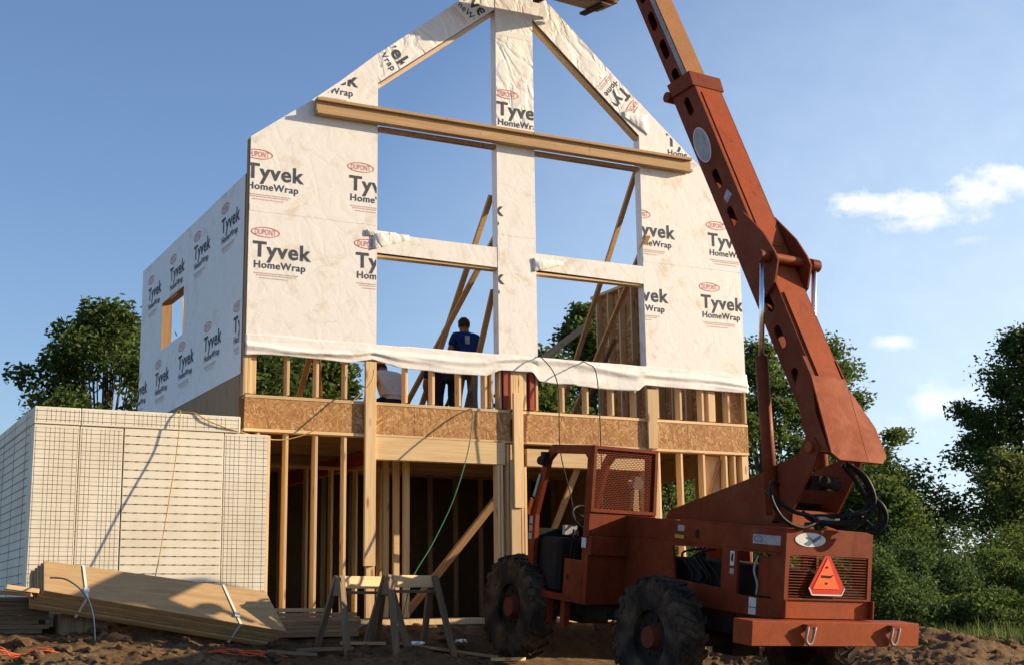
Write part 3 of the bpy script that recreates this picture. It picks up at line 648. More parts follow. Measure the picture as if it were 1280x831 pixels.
# rear
plate('rear_grille_frame', [(.69, .58), (1.93, .58), (1.93, 1.32), (.69, 1.32)], [[(.745, .60), (1.875, .60), (1.875, 1.05), (.745, 1.05)]], lrear(-1.47, -1.43), 'orange_paint', ld)
b_ = LB()
for k in range(15): b_.box((.745, -1.462, .615 + .0298 * k), (1.875, -1.448, .623 + .0298 * k))
b_.build('grille', 'boom_paint', ld)
LB().box((.98, -1.42, .62), (1.05, -1.38, 1.05)).build('radiator_post', 'orange_paint', ld)
LB().box((1.06, -1.41, .60), (1.86, -1.36, .70)).build('radiator_guard', 'old_wood', ld)
LB().box((.69, -1.45, .385), (1.93, -1.40, .575)).build('rear_panel', 'faded_paint', ld)
for u in (.665, 1.915): LB().box((u, -1.52, .385), (u + .035, -1.40, .585)).build('rear_lug', 'orange_paint', ld, bevel=.01)
LB().box((.70, -1.45, 1.30), (1.90, .4, 1.325)).build('rear_deck', 'orange_paint', ld)
plate('badge', oval(1.02, 1.215, .215, .075), [], lrear(-1.476, -1.47), 'badge_white', ld)
plate('badge_mark', [(.93, 1.17), (1.0, 1.15), (1.17, 1.24), (1.16, 1.27), (1.05, 1.22), (.99, 1.25), (.95, 1.24), (1.0, 1.21)], [], lrear(-1.479, -1.476), 'badge_blue', ld)
def tri(cx, cy, s_, cut): 
    h = s_ * .86; return [(cx - cut / 2, cy + h * .66), (cx + cut / 2, cy + h * .66), (cx + s_ / 2, cy - h * .26), (cx + s_ / 2 - cut * .5, cy - h * .36), (cx - s_ / 2 + cut * .5, cy - h * .36), (cx - s_ / 2, cy - h * .26)]
smv = plate('hazard_triangle', [(1.215, 1.055), (1.285, 1.055), (1.515, .715), (1.47, .64), (1.05, .64), (1.005, .715)], [], lrear(-1.50, -1.49), 'hazard_red', ld)
plate('triangle_face', [(1.25, 1.03), (1.43, .705), (1.055, .705)], [], lrear(-1.506, -1.50), 'hazard_orange', smv)
plate('triangle_sticker', [(1.165, .825), (1.30, .82), (1.345, .86), (1.29, .845), (1.17, .85)], [], lrear(-1.509, -1.506), 'dark_steel', smv)
for c in ((1.245, .935), (1.245, .765)): LB().cyl((c[0], -1.512, c[1]), (c[0], -1.506, c[1]), .012).build('bolt', 'dark_steel', smv)
b_ = LB()
for a, c in (((1.005, .715), (1.05, .64)), ((1.515, .715), (1.47, .64)), ((1.05, .64), (1.47, .64))): b_.bar((a[0], -1.50, a[1]), (c[0], -1.50, c[1]), .008, .014, (0, 1, 0))
b_.build('triangle_rim', 'badge_white', smv)
bump_ = LB().box((.12, -1.66, .12), (2.49, -1.36, .372)).build('bumper', 'faded_paint', ld, bevel=.006)
for u in (.86, 2.07):
    b_ = LB(); b_.box((u - .06, -1.73, .305), (u + .06, -1.66, .35)); b_.build('tow_bracket', 'orange_paint', ld)
    LB().tube([(u + .05 * sx, -1.70 - .03 * (q < .01), .325 - q) for sx, q in ((-1, 0), (-1, .12), (-.8, .15), (-.4, .175), (0, .18), (.4, .175), (.8, .15), (1, .12), (1, 0))], .017).build('tow_ring', 'chain_steel', ld, smooth=True)
# decals
def decal(name, poly, u, mat): return plate(name, poly, [], lf(u - .003, u), mat, ld)
d1 = decal('maker_plate', [(-.93, 1.13), (-1.38, 1.135), (-1.38, 1.235), (-.93, 1.23)], .69, 'badge_grey')
plate('plate_mark', oval(-1.02, 1.185, .07, .035), [oval(-1.02, 1.185, .06, .027)], lf(.684, .687), 'badge_blue', d1)
decal('warning_sticker', [(-.55, .86), (-.62, .86), (-.62, 1.02), (-.55, 1.02)], .70, 'badge_white'); decal('warning_mark', [(-.565, .92), (-.60, .90), (-.605, .98), (-.58, 1.0)], .697, 'dark_steel')
decal('warning_sticker', [(-.55, .77), (-.62, .77), (-.62, .83), (-.55, .83)], .70, 'badge_grey')
for z0, z1 in ((.45, .55), (.37, .44)): decal('warning_sticker', [(-.9, z0), (-1.02, z0), (-1.02, z1), (-.9, z1)], .70, 'badge_white')
decal('serial_sticker', [(.42, 1.18), (.30, 1.18), (.30, 1.25), (.42, 1.25)], .69, 'badge_grey'); decal('yellow_sticker', [(.47, 1.10), (.30, 1.095), (.30, 1.135), (.47, 1.14)], .69, 'yellow_decal')
plate('rail_hole_shade', oval(.05, 1.17, .035, .055), [], lf(.685, .69), 'dark_steel', ld)  # dark disc on the rail, painted shade standing for a hole
# tower plates and lift cylinders
TW = [(1.05, 1.30), (1.00, 1.40), (-.50, 1.84), (-1.27, 2.12), (-1.38, 2.30), (-1.50, 2.31), (-1.60, 2.2), (-1.52, 2.0), (-1.18, 1.45), (-1.18, 1.30)]
for u0, u1 in ((.97, 1.0), (1.62, 1.65)):
    plate('tower_plate', TW, [], lf(u0, u1), 'boom_paint', ld)
LB().cyl((.93, -1.47, 2.2), (1.70, -1.47, 2.2), .06).build('pivot_pin', 'faded_paint', ld, smooth=False)
LB().box((1.0, -1.2, 1.33), (1.62, -1.12, 1.52)).build('cross_member', 'faded_paint', ld)
LB().box((1.0, -.95, 1.34), (1.62, -.2, 1.6)).build('tower_tray', 'dark_steel', ld)
for u in (.92, 1.70):
    cy = LB().cyl((u, -.97, 1.45), (u, -.64, 3.20), .074, n=20).build('lift_cylinder', 'boom_paint', ld, smooth=True)
    LB().cyl((u, -.642, 3.19), (u, -.575, 4.33), .032, n=16).build('cylinder_rod', 'chrome', cy, smooth=True)
    LB().cyl((u - .05, -.97, 1.45), (u + .05, -.97, 1.45), .085).build('pin_eye', 'boom_paint', cy); LB().cyl((u - .06, -.57, 4.36), (u + .06, -.57, 4.36), .075).build('pin_eye', 'boom_paint', cy)
LB().cyl((.90, -.57, 4.37), (1.75, -.57, 4.37), .055).build('boom_pin', 'faded_paint', ld, smooth=False)
# boom
boom_rot = math.atan2(4.29, 2.89)
A0, A1, B1, B0 = (-1.34, 2.36), (1.52, 6.66), (1.10, 6.80), (-1.46, 2.85)
slots = [slot(c[0], c[1], .30, .105, boom_rot) for c in ((1.17, 6.50), (.51, 5.46), (.18, 4.95), (-.09, 4.53), (-.56, 3.86), (-.79, 3.44), (-1.11, 2.95))]
boom = LB().box((1.07, 0, 0), (1.08, .01, .01)).build('boom', 'boom_paint', ld)
for u0, u1 in ((1.05, 1.07), (1.46, 1.48)):
    plate('boom_side', [A0, A1, (1.56, 6.90), (1.2, 6.92), B1, B0], slots, lf(u0, u1), 'boom_paint', boom)
def quad(name, pts, mat, t=.02, parent=boom):
    """thin slab between two boom edges: pts = [(v, w), (v, w)] spanning u 1.07..1.46"""
    (v0, w0), (v1, w1) = pts; d = Vector((0, v1 - v0, w1 - w0)).normalized(); n = Vector((0, d.z, -d.y)) * t
    vs = [Vector((u, v, w_)) + k * n for k in (0, 1) for u, (v, w_) in ((1.07, pts[0]), (1.46, pts[0]), (1.46, pts[1]), (1.07, pts[1]))]
    return MB(OFF).add(vs, [(0, 1, 2, 3), (4, 7, 6, 5), (0, 4, 5, 1), (1, 5, 6, 2), (2, 6, 7, 3), (3, 7, 4, 0)]).build(name, mat, parent)
quad('boom_top', [(B0[0] - .0, B0[1]), B1], 'faded_paint', .02); quad('boom_bottom', [(A0[0] - .02, A0[1] + .02), (A1[0] - .02, A1[1] - .0)], 'boom_paint', .015)
# raised wear plate along the top
LB().add([(1.10 + du, v + (-.012 * k), w_ + .008 * k) for k in (0, 1) for du, v, w_ in ((0, -.75, 3.955), (.33, -.75, 3.955), (.33, -1.40, 2.955), (.0, -1.40, 2.955))], [(0, 1, 2, 3), (4, 7, 6, 5), (0, 4, 5, 1), (1, 5, 6, 2), (2, 6, 7, 3), (3, 7, 4, 0)]).build('wear_plate', 'faded_paint', boom)
LB().add([(1.12 + du, v + (-.012 * k), w_ + .008 * k) for k in (0, 1) for du, v, w_ in ((0, 1.02, 6.67), (.29, 1.02, 6.67), (.29, -.35, 4.555), (.0, -.35, 4.555))], [(0, 1, 2, 3), (4, 7, 6, 5), (0, 4, 5, 1), (1, 5, 6, 2), (2, 6, 7, 3), (3, 7, 4, 0)]).build('wear_plate', 'faded_paint', boom)
# collar at the mouth
LB().prism([(1.62, 6.86), (1.50, 6.68), (1.06, 6.76), (1.16, 6.96)], lambda p: (1.015, *p), lambda p: (1.515, *p)).build('collar', 'boom_paint', boom)
LB().cyl((1.0, 1.60, 6.70), (1.53, 1.60, 6.70), .07).build('roller_pin', 'boom_paint', boom)
# ears for the cylinder pins
for u0, u1 in ((1.005, 1.03), (1.50, 1.525)):
    plate('pin_ear', [(-.05, 4.98), (-.46, 4.66), (-.66, 4.44), (-.74, 4.32), (-.70, 4.06), (-.55, 3.90), (-.2, 4.35), (.1, 4.75)], [], lf(u0, u1), 'boom_paint', boom)
# tail
TAIL = [(-1.25, 3.20), (-1.40, 2.98), (-1.50, 2.57), (-1.74, 2.15), (-1.45, 2.16), (-1.32, 2.38), (-1.16, 2.9)]
plate('tail_plate', TAIL, [], lf(.985, 1.045), 'boom_paint', boom)
plate('tail_plate', TAIL, [], lf(1.465, 1.485), 'boom_paint', boom)
def slab(name, pts, mat, t=.02):
    P_ = [Vector(p) for p in pts]; n = (P_[1] - P_[0]).cross(P_[2] - P_[0]).normalized(); n = n if n.y < 0 else -n
    k = len(P_); return LB().add([p for p in P_] + [p - n * t for p in P_], [tuple(range(k)), tuple(range(k, 2 * k))[::-1]] + [(i, k + i, k + (i + 1) % k, (i + 1) % k) for i in range(k)]).build(name, mat, boom)
slab('tail_cover', [(.985, -1.405, 2.98), (1.484, -1.405, 2.98), (1.484, -1.805, 2.08), (1.08, -1.805, 2.08), (.985, -1.774, 2.15), (.985, -1.587, 2.57)], 'faded_paint')
slab('tail_cover', [(1.490, -1.45, 2.88), (1.74, -1.631, 2.47), (1.785, -1.765, 2.17), (1.70, -1.805, 2.08), (1.490, -1.805, 2.08)], 'faded_paint', .03)
# inner section
d_ = Vector((0, .559, .829)); n_ = Vector((0, -.829, .559)); P0 = Vector((0, -1.34, 2.36))
def bs(u, s_, t): return Vector((u, 0, 0)) + P0 + d_ * s_ + n_ * t
inner = LB().add([bs(1.105, 5.0, .07), bs(1.105, 9.3, .07), bs(1.115, 9.3, .07), bs(1.115, 5.0, .07), bs(1.105, 5.0, .36), bs(1.105, 9.3, .36), bs(1.115, 9.3, .36), bs(1.115, 5.0, .36)], [(0, 1, 2, 3), (4, 5, 6, 7), (0, 1, 5, 4), (1, 2, 6, 5), (2, 3, 7, 6), (3, 0, 4, 7)])
inner = None
def sec(s0, s1, u0, u1, t0, t1):
    return [bs(u, s_, t) for s_ in (s0, s1) for u, t in ((u0, t0), (u1, t0), (u1, t1), (u0, t1))]
BOXF = [(0, 3, 2, 1), (4, 5, 6, 7), (0, 1, 5, 4), (1, 2, 6, 5), (2, 3, 7, 6), (3, 0, 4, 7)]
ins = LB().add(sec(5.0, 10.1, 1.395, 1.41, .06, .37), BOXF).add(sec(5.0, 10.1, 1.115, 1.395, .06, .075), BOXF).build('boom_extension', 'boom_paint', boom)
hol = [slot((P0 + d_ * s_ + n_ * .19).y, (P0 + d_ * s_ + n_ * .19).z, .34, .12, boom_rot) for s_ in (5.42, 5.98, 6.54, 7.10, 7.66, 8.2)]
c4 = [bs(0, 5.0, .06), bs(0, 10.1, .06), bs(0, 10.1, .37), bs(0, 5.0, .37)]
plate('extension_side', [(p.y, p.z) for p in c4], hol, lf(1.10, 1.115), 'boom_paint', boom)
LB().add(sec(5.0, 10.1, 1.10, 1.41, .372, .385), BOXF).build('extension_top', 'worn_tan', boom)
LB().add(sec(5.0, 10.1, 1.092, 1.10, .30, .37), BOXF).build('wear_strip', 'grey_strip', boom)
plate('badge', oval(.84, 5.94, .27, .125, 30, boom_rot), [], lf(1.044, 1.05), 'badge_grey', boom)
plate('badge_rim', oval(.84, 5.94, .28, .135, 30, boom_rot), [oval(.84, 5.94, .262, .117, 30, boom_rot)], lf(1.042, 1.05), 'badge_white', boom)
plate('sticker', [(.28, 5.12), (.36, 5.2), (.30, 5.30), (.20, 5.22)], [], lf(1.046, 1.05), 'badge_grey', boom)
# fork carriage at the head of the boom
car = LB(); tip = bs(1.25, 10.1, .2)
car.add(sec(10.0, 10.4, 1.0, 1.5, .0, .4), BOXF); car.box((.75, 4.34, 9.0), (1.9, 4.42, 9.12)); car.box((.75, 4.34, 9.9), (1.9, 4.42, 10.05)); car.box((.75, 4.33, 8.95), (.85, 4.41, 10.05)); car.box((1.8, 4.33, 8.95), (1.9, 4.41, 10.05)); car.box((1.1, 4.1, 9.8), (1.5, 4.36, 10.6))
carriage = car.build('fork_carriage', 'boom_paint', ld)
for u in (.85, 1.7): LB().box((u, 4.42, 8.87), (u + .1, 5.0, 8.91)).build('fork', 'dark_steel', carriage)
# hoses behind the boom foot
HP = [[(1.40, -1.55, 2.06), (1.58, -1.68, 1.92), (1.70, -1.70, 1.64), (1.52, -1.62, 1.42), (1.1, -1.45, 1.42), (1.05, -1.3, 1.5)],
      [(1.36, -1.55, 2.04), (1.52, -1.62, 1.85), (1.64, -1.65, 1.62), (1.45, -1.6, 1.44), (1.25, -1.5, 1.40), (1.0, -1.4, 1.37)],
      [(1.46, -1.55, 2.06), (1.66, -1.62, 1.85), (1.66, -1.68, 1.6), (1.40, -1.6, 1.5), (1.1, -1.35, 1.46)],
      [(1.62, -1.6, 1.80), (1.74, -1.70, 1.68), (1.80, -1.70, 1.50), (1.76, -1.66, 1.38), (1.66, -1.6, 1.46), (1.5, -1.5, 1.56)],
      [(1.60, -1.6, 1.78), (1.78, -1.73, 1.64), (1.86, -1.72, 1.47), (1.79, -1.66, 1.34), (1.70, -1.6, 1.36)],
      [(.86, -1.1, 1.78), (.60, -1.3, 1.80), (.50, -1.42, 1.62), (.62, -1.48, 1.42), (.86, -1.5, 1.34), (1.08, -1.48, 1.40), (1.25, -1.4, 1.44)],
      [(.70, -1.1, 1.70), (.66, -1.3, 1.62), (.82, -1.42, 1.50), (1.05, -1.45, 1.46), (1.12, -1.45, 1.34), (1.25, -1.45, 1.36)],
      [(1.2, -1.4, 1.42), (1.4, -1.5, 1.36), (1.6, -1.55, 1.40), (1.72, -1.5, 1.5)]]
for k, p in enumerate(HP): LB().tube(smooth_pts(p, 7), .026 if k < 5 else .022, n=10).build('hydraulic_hose', 'hose', ld, smooth=True)
LB().cyl((1.12, -1.46, 1.44), (1.38, -1.5, 1.45), .028).build('hose_coupling', 'chain_steel', ld)
LB().box((1.05, -1.42, 1.75), (1.42, -1.15, 1.9)).cyl((1.15, -1.5, 1.85), (1.35, -1.5, 1.8), .06).build('valve_block', 'dark_steel', ld)
# cab
CB = dict(u0=.14, u1=1.10)
LB().box((.145, 1.51, 2.06), (1.10, 2.42, 2.128)).build('cab_roof', 'orange_paint', ld, bevel=.01)
for u in (.14, 1.04):
    fr = [(1.50, .20), (2.84, .20), (2.88, 1.24), (2.70, 1.74), (2.60, 1.98), (2.44, 2.13), (1.50, 2.13)]
    hole = [(1.60, .70), (1.96, .72), (1.96, .28), (2.72, .28), (2.74, 1.22), (2.60, 1.64), (2.50, 1.93), (2.38, 2.02), (1.66, 2.02), (1.60, 1.97)]
    plate('cab_frame', fr, [hole if u < .5 else [(1.60, 1.25), (2.74, 1.25), (2.60, 1.64), (2.50, 1.93), (2.38, 2.02), (1.66, 2.02)]], lf(u, u + .06), 'orange_paint', ld)  # unseen boom side closed below its opening, added to shade the sawhorses
LB().box((.20, 1.52, .20), (1.04, 2.88, .26)).build('cab_floor', 'dark_steel', ld)
LB().box((.135, 1.55, .24), (.20, 1.98, .72)).build('step_box', 'orange_paint', ld, bevel=.008)
LB().box((.128, 1.86, .47), (.136, 1.90, .53)).build('box_latch', 'dark_steel', ld)
plate('rear_cab_panel', [(.14, .20), (1.34, .24), (1.34, 1.0), (.14, 1.0)], [], lrear(1.46, 1.50), 'orange_paint', ld)
LB().box((.13, 1.40, .80), (1.36, 1.46, 1.03)).build('rear_ledge', 'orange_paint', ld, bevel=.006)
plate('rear_cab_panel', [(.14, 1.03), (1.20, 1.05), (1.12, 1.32), (.14, 1.32)], [], lrear(1.475, 1.50), 'orange_paint', ld)
plate('mesh_frame', [(.14, 1.32), (1.12, 1.32), (1.10, 2.13), (.14, 2.13)], [[(.18, 1.36), (1.075, 1.36), (1.06, 2.09), (.18, 2.09)]], lrear(1.455, 1.50), 'orange_paint', ld)
def xmesh():
    b_ = LB(); nx, nz = 17, 33; x0, x1, z0, z1 = .175, 1.075, 1.355, 2.095
    dx = (x1 - x0) / nx; dz = (z1 - z0) / nz
    for j in range(nz + 1):
        for i in range(nx * 2):
            a = (x0 + dx * i / 2, 1.475, z0 + dz * (j + (.5 if (i + j) % 2 else -.0) ))
            c = (x0 + dx * (i + 1) / 2, 1.475, z0 + dz * (j + (.5 if (i + 1 + j) % 2 else -.0)))
            if max(a[2], c[2]) <= z1 + .005: b_.bar(a, c, .0075, .006, (0, 0, 1))
    b_.build('expanded_mesh', 'orange_paint', ld)
xmesh()
LB().box((.24, 2.28, .26), (1.02, 2.80, .95)).build('dash_console', 'dark_steel', ld, bevel=.05)
plate('front_panel', [(.2, .26), (1.04, .26), (1.04, 1.05), (.2, 1.05)], [], lrear(2.80, 2.84), 'hose', ld)
b_ = LB(); c0 = Vector((.58, 2.22, 1.22)); ax = Vector((0, -.75, .66)); e1 = Vector((1, 0, 0)); e2 = ax.cross(e1)
ring = [c0 + (e1 * math.cos(q) + e2 * math.sin(q)) * .20 for q in np.linspace(0, 2 * math.pi, 25)]
b_.tube(ring, .018, 8); b_.cyl(c0, c0 - ax * .5, .03)
for q in (0.5, 2.6, 4.7): b_.tube([c0, c0 + (e1 * math.cos(q) + e2 * math.sin(q)) * .2], .012, 6)
b_.cyl(c0 + ax * .01, c0 - ax * .03, .05)
b_.build('steering_wheel', 'hose', ld, smooth=True)
LB().cyl(c0 + ax * .012, c0 + ax * .02, .03).build('wheel_cap', 'badge_white', ld)
LB().box((.42, 1.62, .62), (.92, 2.02, .74)).build('seat', 'dark_steel', ld, bevel=.03)
LB().box((.42, 1.56, .72), (.92, 1.66, 1.2)).build('seat_back', 'dark_steel', ld, bevel=.03)
LB().box((.30, 2.26, 1.0), (.48, 2.32, 1.12)).build('gauge_panel', 'badge_grey', ld)
for u, z in ((.30, .98), (.36, .96), (.78, 1.0)): LB().cyl((u, 2.1, z - .25), (u, 2.06, z + .1), .012).build('control_lever', 'dark_steel', ld)
LB().cyl((.10, 2.50, 1.90), (.10, 2.64, 1.92), .06).box((.07, 2.50, 1.95), (.15, 2.6, 2.03)).build('headlight', 'dark_steel', ld)
LB().bar((.125, 2.67, 1.74), (.125, 2.79, 1.45), .012, .05, (1, 0, 0)).build('reflector_strip', 'blue_strip', ld)
LB().bar((.12, 2.81, 1.42), (.12, 2.88, 1.22), .02, .07, (1, 0, 0)).build('marker_light', 'amber_lens', ld)
for z0, z1 in ((1.10, 1.2), (1.0, 1.08), (.9, .98)): decal('cab_sticker', [(2.80, z0), (2.88, z0), (2.88, z1), (2.80, z1)], .14, 'badge_grey')
decal('cab_sticker', [(1.50, .88), (1.60, .88), (1.60, 1.0), (1.50, 1.0)], .13, 'badge_white')
LB().cyl((.98, 1.80, 1.71), (.98, 1.70, 1.71), .085, n=20).build('work_light', 'lamp_glass', ld)
LB().cyl((.98, 1.86, 1.71), (.98, 1.80, 1.71), .05, .09, n=20).box((.95, 1.80, 1.38), (1.01, 1.84, 1.65)).build('work_light_housing', 'dark_steel', ld)
for v in (2.45, 2.05): LB().box((.20, v - .05, -.12), (.28, v + .05, .22)).build('step_leg', 'orange_paint', ld)
LB().box((.5, 1.5, .02), (1.3, 2.2, .2)).build('belly_tank', 'dark_steel', ld)
# wheels
def wheel(u, v, sgn):
    Rr = .685; Wd = .38
    prof_ = [(.30, .05), (.335, .02), (.40, .015), (.55, .0), (.62, .02), (.655, .05), (.66, .19), (.655, .33), (.62, .36), (.55, .38), (.40, .365), (.335, .36), (.30, .33)]
    b_ = MB(); n = 44
    for i in range(n):
        q = 2 * math.pi * i / n
        for r, x in prof_: b_.v.append(Vector((x * sgn, r * math.cos(q), r * math.sin(q))))
    K = len(prof_)
    for i in range(n):
        for k in range(K): b_.f.append([i * K + k, ((i + 1) % n) * K + k, ((i + 1) % n) * K + (k + 1) % K, i * K + (k + 1) % K]); b_.mi.append(0)
    for i in range(22):
        for half in (0, 1):
            q0 = 2 * math.pi * (i + .5 * half) / 22; x0, x1 = (.0, .205) if half == 0 else (.38, .175)
            pts = []
            for x, dq, w_ in ((x0, 0, .075), (x1, .17, .055)):
                for rr in (.63, .695):
                    for s_ in (-1, 1):
                        q = q0 + dq + s_ * w_ / 2 / .66; pts.append((x * sgn, (rr - (.035 if x == x0 else 0)) * math.cos(q), (rr - (.035 if x == x0 else 0)) * math.sin(q)))
            b_.add(pts, [(0, 1, 3, 2), (4, 6, 7, 5), (0, 4, 5, 1), (2, 3, 7, 6), (0, 2, 6, 4), (1, 5, 7, 3)])
            q = q0; pts = []
            for r, x in ((.52, -.006), (.64, .004)):
                for s_ in (-1, 1):
                    xx = x if half == 0 else .38 - x
                    for dx in (0, .03): pts.append(((xx + (dx if half == 0 else -dx)) * sgn, r * math.cos(q + s_ * .04), r * math.sin(q + s_ * .04)))
            b_.add(pts, [(0, 1, 3, 2), (4, 6, 7, 5), (0, 4, 5, 1), (2, 3, 7, 6), (0, 2, 6, 4), (1, 5, 7, 3)])
    loc = Vector((u, v, 0)) + Vector(OFF)
    wh = b_.build('wheel', 'rubber', ld, smooth=False, loc=loc)
    rm = MB().cyl((.12 * sgn, 0, 0), (.14 * sgn, 0, 0), .335, n=32).cyl((.05 * sgn, 0, 0), (.13 * sgn, 0, 0), .335, .30, n=32, caps=False).build('rim', 'dark_steel', wh)
    hb = MB().cyl((.03 * sgn, 0, 0), (.14 * sgn, 0, 0), .12, .15, n=20)
    bt = MB()
    for k in range(10):
        q = 2 * math.pi * k / 10; bt.cyl((.10 * sgn, .2 * math.cos(q), .2 * math.sin(q)), (.13 * sgn, .2 * math.cos(q), .2 * math.sin(q)), .018, n=6)
    hb.build('hub', 'hub_red', wh); bt.build('wheel_bolts', 'dark_steel', wh)
wheel(.0, .0, 1); wheel(0, 3.1, 1); wheel(2.6, .0, -1); wheel(2.6, 3.1, -1)
for v in (0, 3.1): LB().cyl((.3, v, 0), (2.3, v, 0), .10).box((1.1, v - .18, -.18), (1.5, v + .18, .18)).build('axle', 'dark_steel', ld)

# stack of boards on the forks high above
Minv = mm
def lw(u, v, w_): return Minv @ (Vector((u, v, w_)) + Vector(OFF))
st = empty('board_stack', lw(1.2, 5.4, 8.92), 'stack of brown boards lifted on the forks above the gable', 'board stack'); st.rotation_euler = mm.to_euler()
for k, (a, c, s0, s1) in enumerate(((-.9, 1.93, 4.46, 4.86), (-.95, 2.02, 4.43, 4.88), (-.85, 2.05, 4.44, 4.86), (-.9, 2.10, 4.44, 4.9))):
    MB((-1.2, -5.4, 0)).box((a, s0, .005 + k * .05), (c, s1, .048 + k * .05)).build('board', 'old_wood', st)

# ------------------------------------------------------------------ lumber bundle and piles
lb = empty('lumber_bundle', (-1.2, -1.4, -.05), 'strapped bundle of wide tan sheets tilted against the foam wall', 'lumber bundle')
o_ = Vector((-1.2, -1.4, -.05))
TL = Vector((-2.515, -.74, .725)) - o_; TR = Vector((.135, -.72, .365)) - o_; BL = Vector((-2.555, -1.10, .38)) - o_; BR = Vector((.27, -1.16, -.12)) - o_
e3 = (BL - TL).cross(TR - TL).normalized()
if e3.y > 0: e3 = -e3
e3 = -e3                                            # into the bundle, away from the viewer
for k in range(7):
    off = -.022 * (k if k < 4 else 4) ; e1_ = (TR - TL).normalized(); sh = e1_ * (off + .012 * random.uniform(-1, 1))
    a0, a1 = e3 * (.043 * k), e3 * (.043 * k + .037)
    dd = (BL - TL).normalized() * (.013 * random.uniform(-1, 1) * (k > 0))
    q = [TL + sh + dd, TR + sh + dd, BR + sh + dd, BL + sh + dd]
    MB().add([p + a0 for p in q] + [p + a1 for p in q], BOXF).build('lumber_sheet', 'sheet_wood', lb, bevel=.003)
def strap(t):
    a = TL.lerp(TR, t); c = BL.lerp(BR, t); n = -e3 * .006; tk = e3 * .31
    b_ = MB(); side_ = (TR - TL).normalized()
    pts = [a - (c - a).normalized() * .004 + n, c + (c - a).normalized() * .006 + n, c + (c - a).normalized() * .006 + tk - side_ * .05, a - (c - a).normalized() * .004 + tk]
    for i in range(3): b_.bar(pts[i], pts[i + 1], .028, .004, side_)
    p = a.lerp(c, .8) + n * 2; b_.bar(p - side_ * .03, p + side_ * .03, .06, .02, (c - a))
    b_.build('strap', 'white_plastic', lb)
strap(.17); strap(.80)
tag(MB().tube(smooth_pts([(-2.48, -1.04, .52), (-2.33, -1.25, .49), (-2.15, -1.36, .33), (-2.06, -1.40, .1), (-2.03, -1.42, -.18)], 6), .009).build('strap_end', 'cord_blue', None, smooth=True), 'dark loose strap curling down in front of the tilted sheets', 'strap')
for nm, (x0, y0, z0), (x1, y1, z1), lab in (('timber_block', (-2.3, -.72, -.25), (-1.75, -.3, .12), 'dark timber block under the raised end of the sheet bundle'), ('timber_block', (-1.0, -.62, -.35), (-.45, -.3, -.12), 'dark timber block under the low end of the sheet bundle')):
    tag(MB().box((x0, y0, z0), (x1, y1, z1)).build(nm, 'old_wood', None, bevel=.01), lab, 'timber block')
def pile(name, label, x0, x1, y0, z0, rows, cols, w_, h_, mat, rz=0):
    e = empty(name, ((x0 + x1) / 2, y0, z0), label, 'plank pile', rotz=rz); L_ = (x1 - x0) / 2
    for r_ in range(rows):
        for c in range(cols):
            j = random.uniform(-.06, .06); o = stick('plank', (-L_ + j, c * (w_ + .006), h_ * (r_ + .5)), (L_ + j, c * (w_ + .006) + random.uniform(-.01, .01), h_ * (r_ + .5)), w_, h_ * .94, mat, e, side=(0, 1, 0))
pile('plank_pile', 'low pile of brown planks at the left edge beside the bundle', -4.4, -2.45, -.50, -.10, 8, 3, .14, .052, 'old_wood', R(-2))
pile('plank_pile', 'low pile of planks in front of the bare left studs', .22, 1.35, -.62, -.20, 6, 2, .2, .05, 'pine_dark', R(-2))
tag(stick('loose_board', (-2.95, -1.0, .42), (-2.60, -1.0, .37), .2, .05, 'pine', None, side=(0, 1, 0)), 'short pale board end on top of the left plank pile', 'board')
tag(stick('loose_board', (-3.05, -.85, .37), (-2.66, -1.05, .33), .12, .04, 'pine_dark', None, side=(0, 1, 0)), 'narrow brown board crossing under the short pale board end', 'board')
tag(stick('loose_board', (.15, -.62, .135), (1.0, -.62, .13), .2, .045, 'pine', None, side=(0, 1, 0)), 'pale board lying on the planks before the left studs', 'board')
tag(MB().box((-3.35, -1.05, .31), (-3.02, -.8, .35)).build('yellow_level', 'yellow_decal', None, bevel=.006), 'yellow tool lying on the plank pile at the left edge', 'tool')
def on(x, y, h=.02): return (x, y, gz(x, y) + h)
for a, c, w_, mat, lab in (((1.75, -1.0), (3.0, -1.35), .12, 'pine_dark', 'long board lying in the dirt behind the sawhorses'), ((2.75, -1.75), (3.3, -1.5), .09, 'pine', 'pale board lying in the dirt by the front wheel'),
                           ((.30, -1.5), (1.0, -1.45), .1, 'old_wood', 'weathered board lying in the dirt left of the sawhorses'), ((1.0, -1.05), (1.55, -1.15), .12, 'pine_dark', 'short board lying in the dirt under the sawhorses'),
                           ((-.1, -1.6), (.45, -1.75), .06, 'old_wood', 'thin stick in the dirt by the end of the bundle')):
    tag(stick('loose_board', on(*a, .05), on(*c, .05), w_, .04, mat, None, side=(-.2, 1, 0)), lab, 'board')
for k, (x, y, lab) in enumerate(((1.70, -1.65, 'white scrap of wrap lying right of the sawhorse feet'), (2.62, -.95, 'pale scrap of wrap on the long board'))):
    vs = [(x + .16 * i / 5 + .02 * random.random(), y + .1 * j / 4, gz(x, y) + .05 + .05 * random.random()) for i in range(6) for j in range(5)]
    me = bpy.data.meshes.new('wrap_scrap'); me.from_pydata(vs, [], [(i * 5 + j, i * 5 + j + 1, (i + 1) * 5 + j + 1, (i + 1) * 5 + j) for i in range(5) for j in range(4)]); o = link('wrap_scrap', me, 'house_wrap'); o.modifiers.new('thickness', 'SOLIDIFY').thickness = .004
    tag(o, lab, 'scrap')
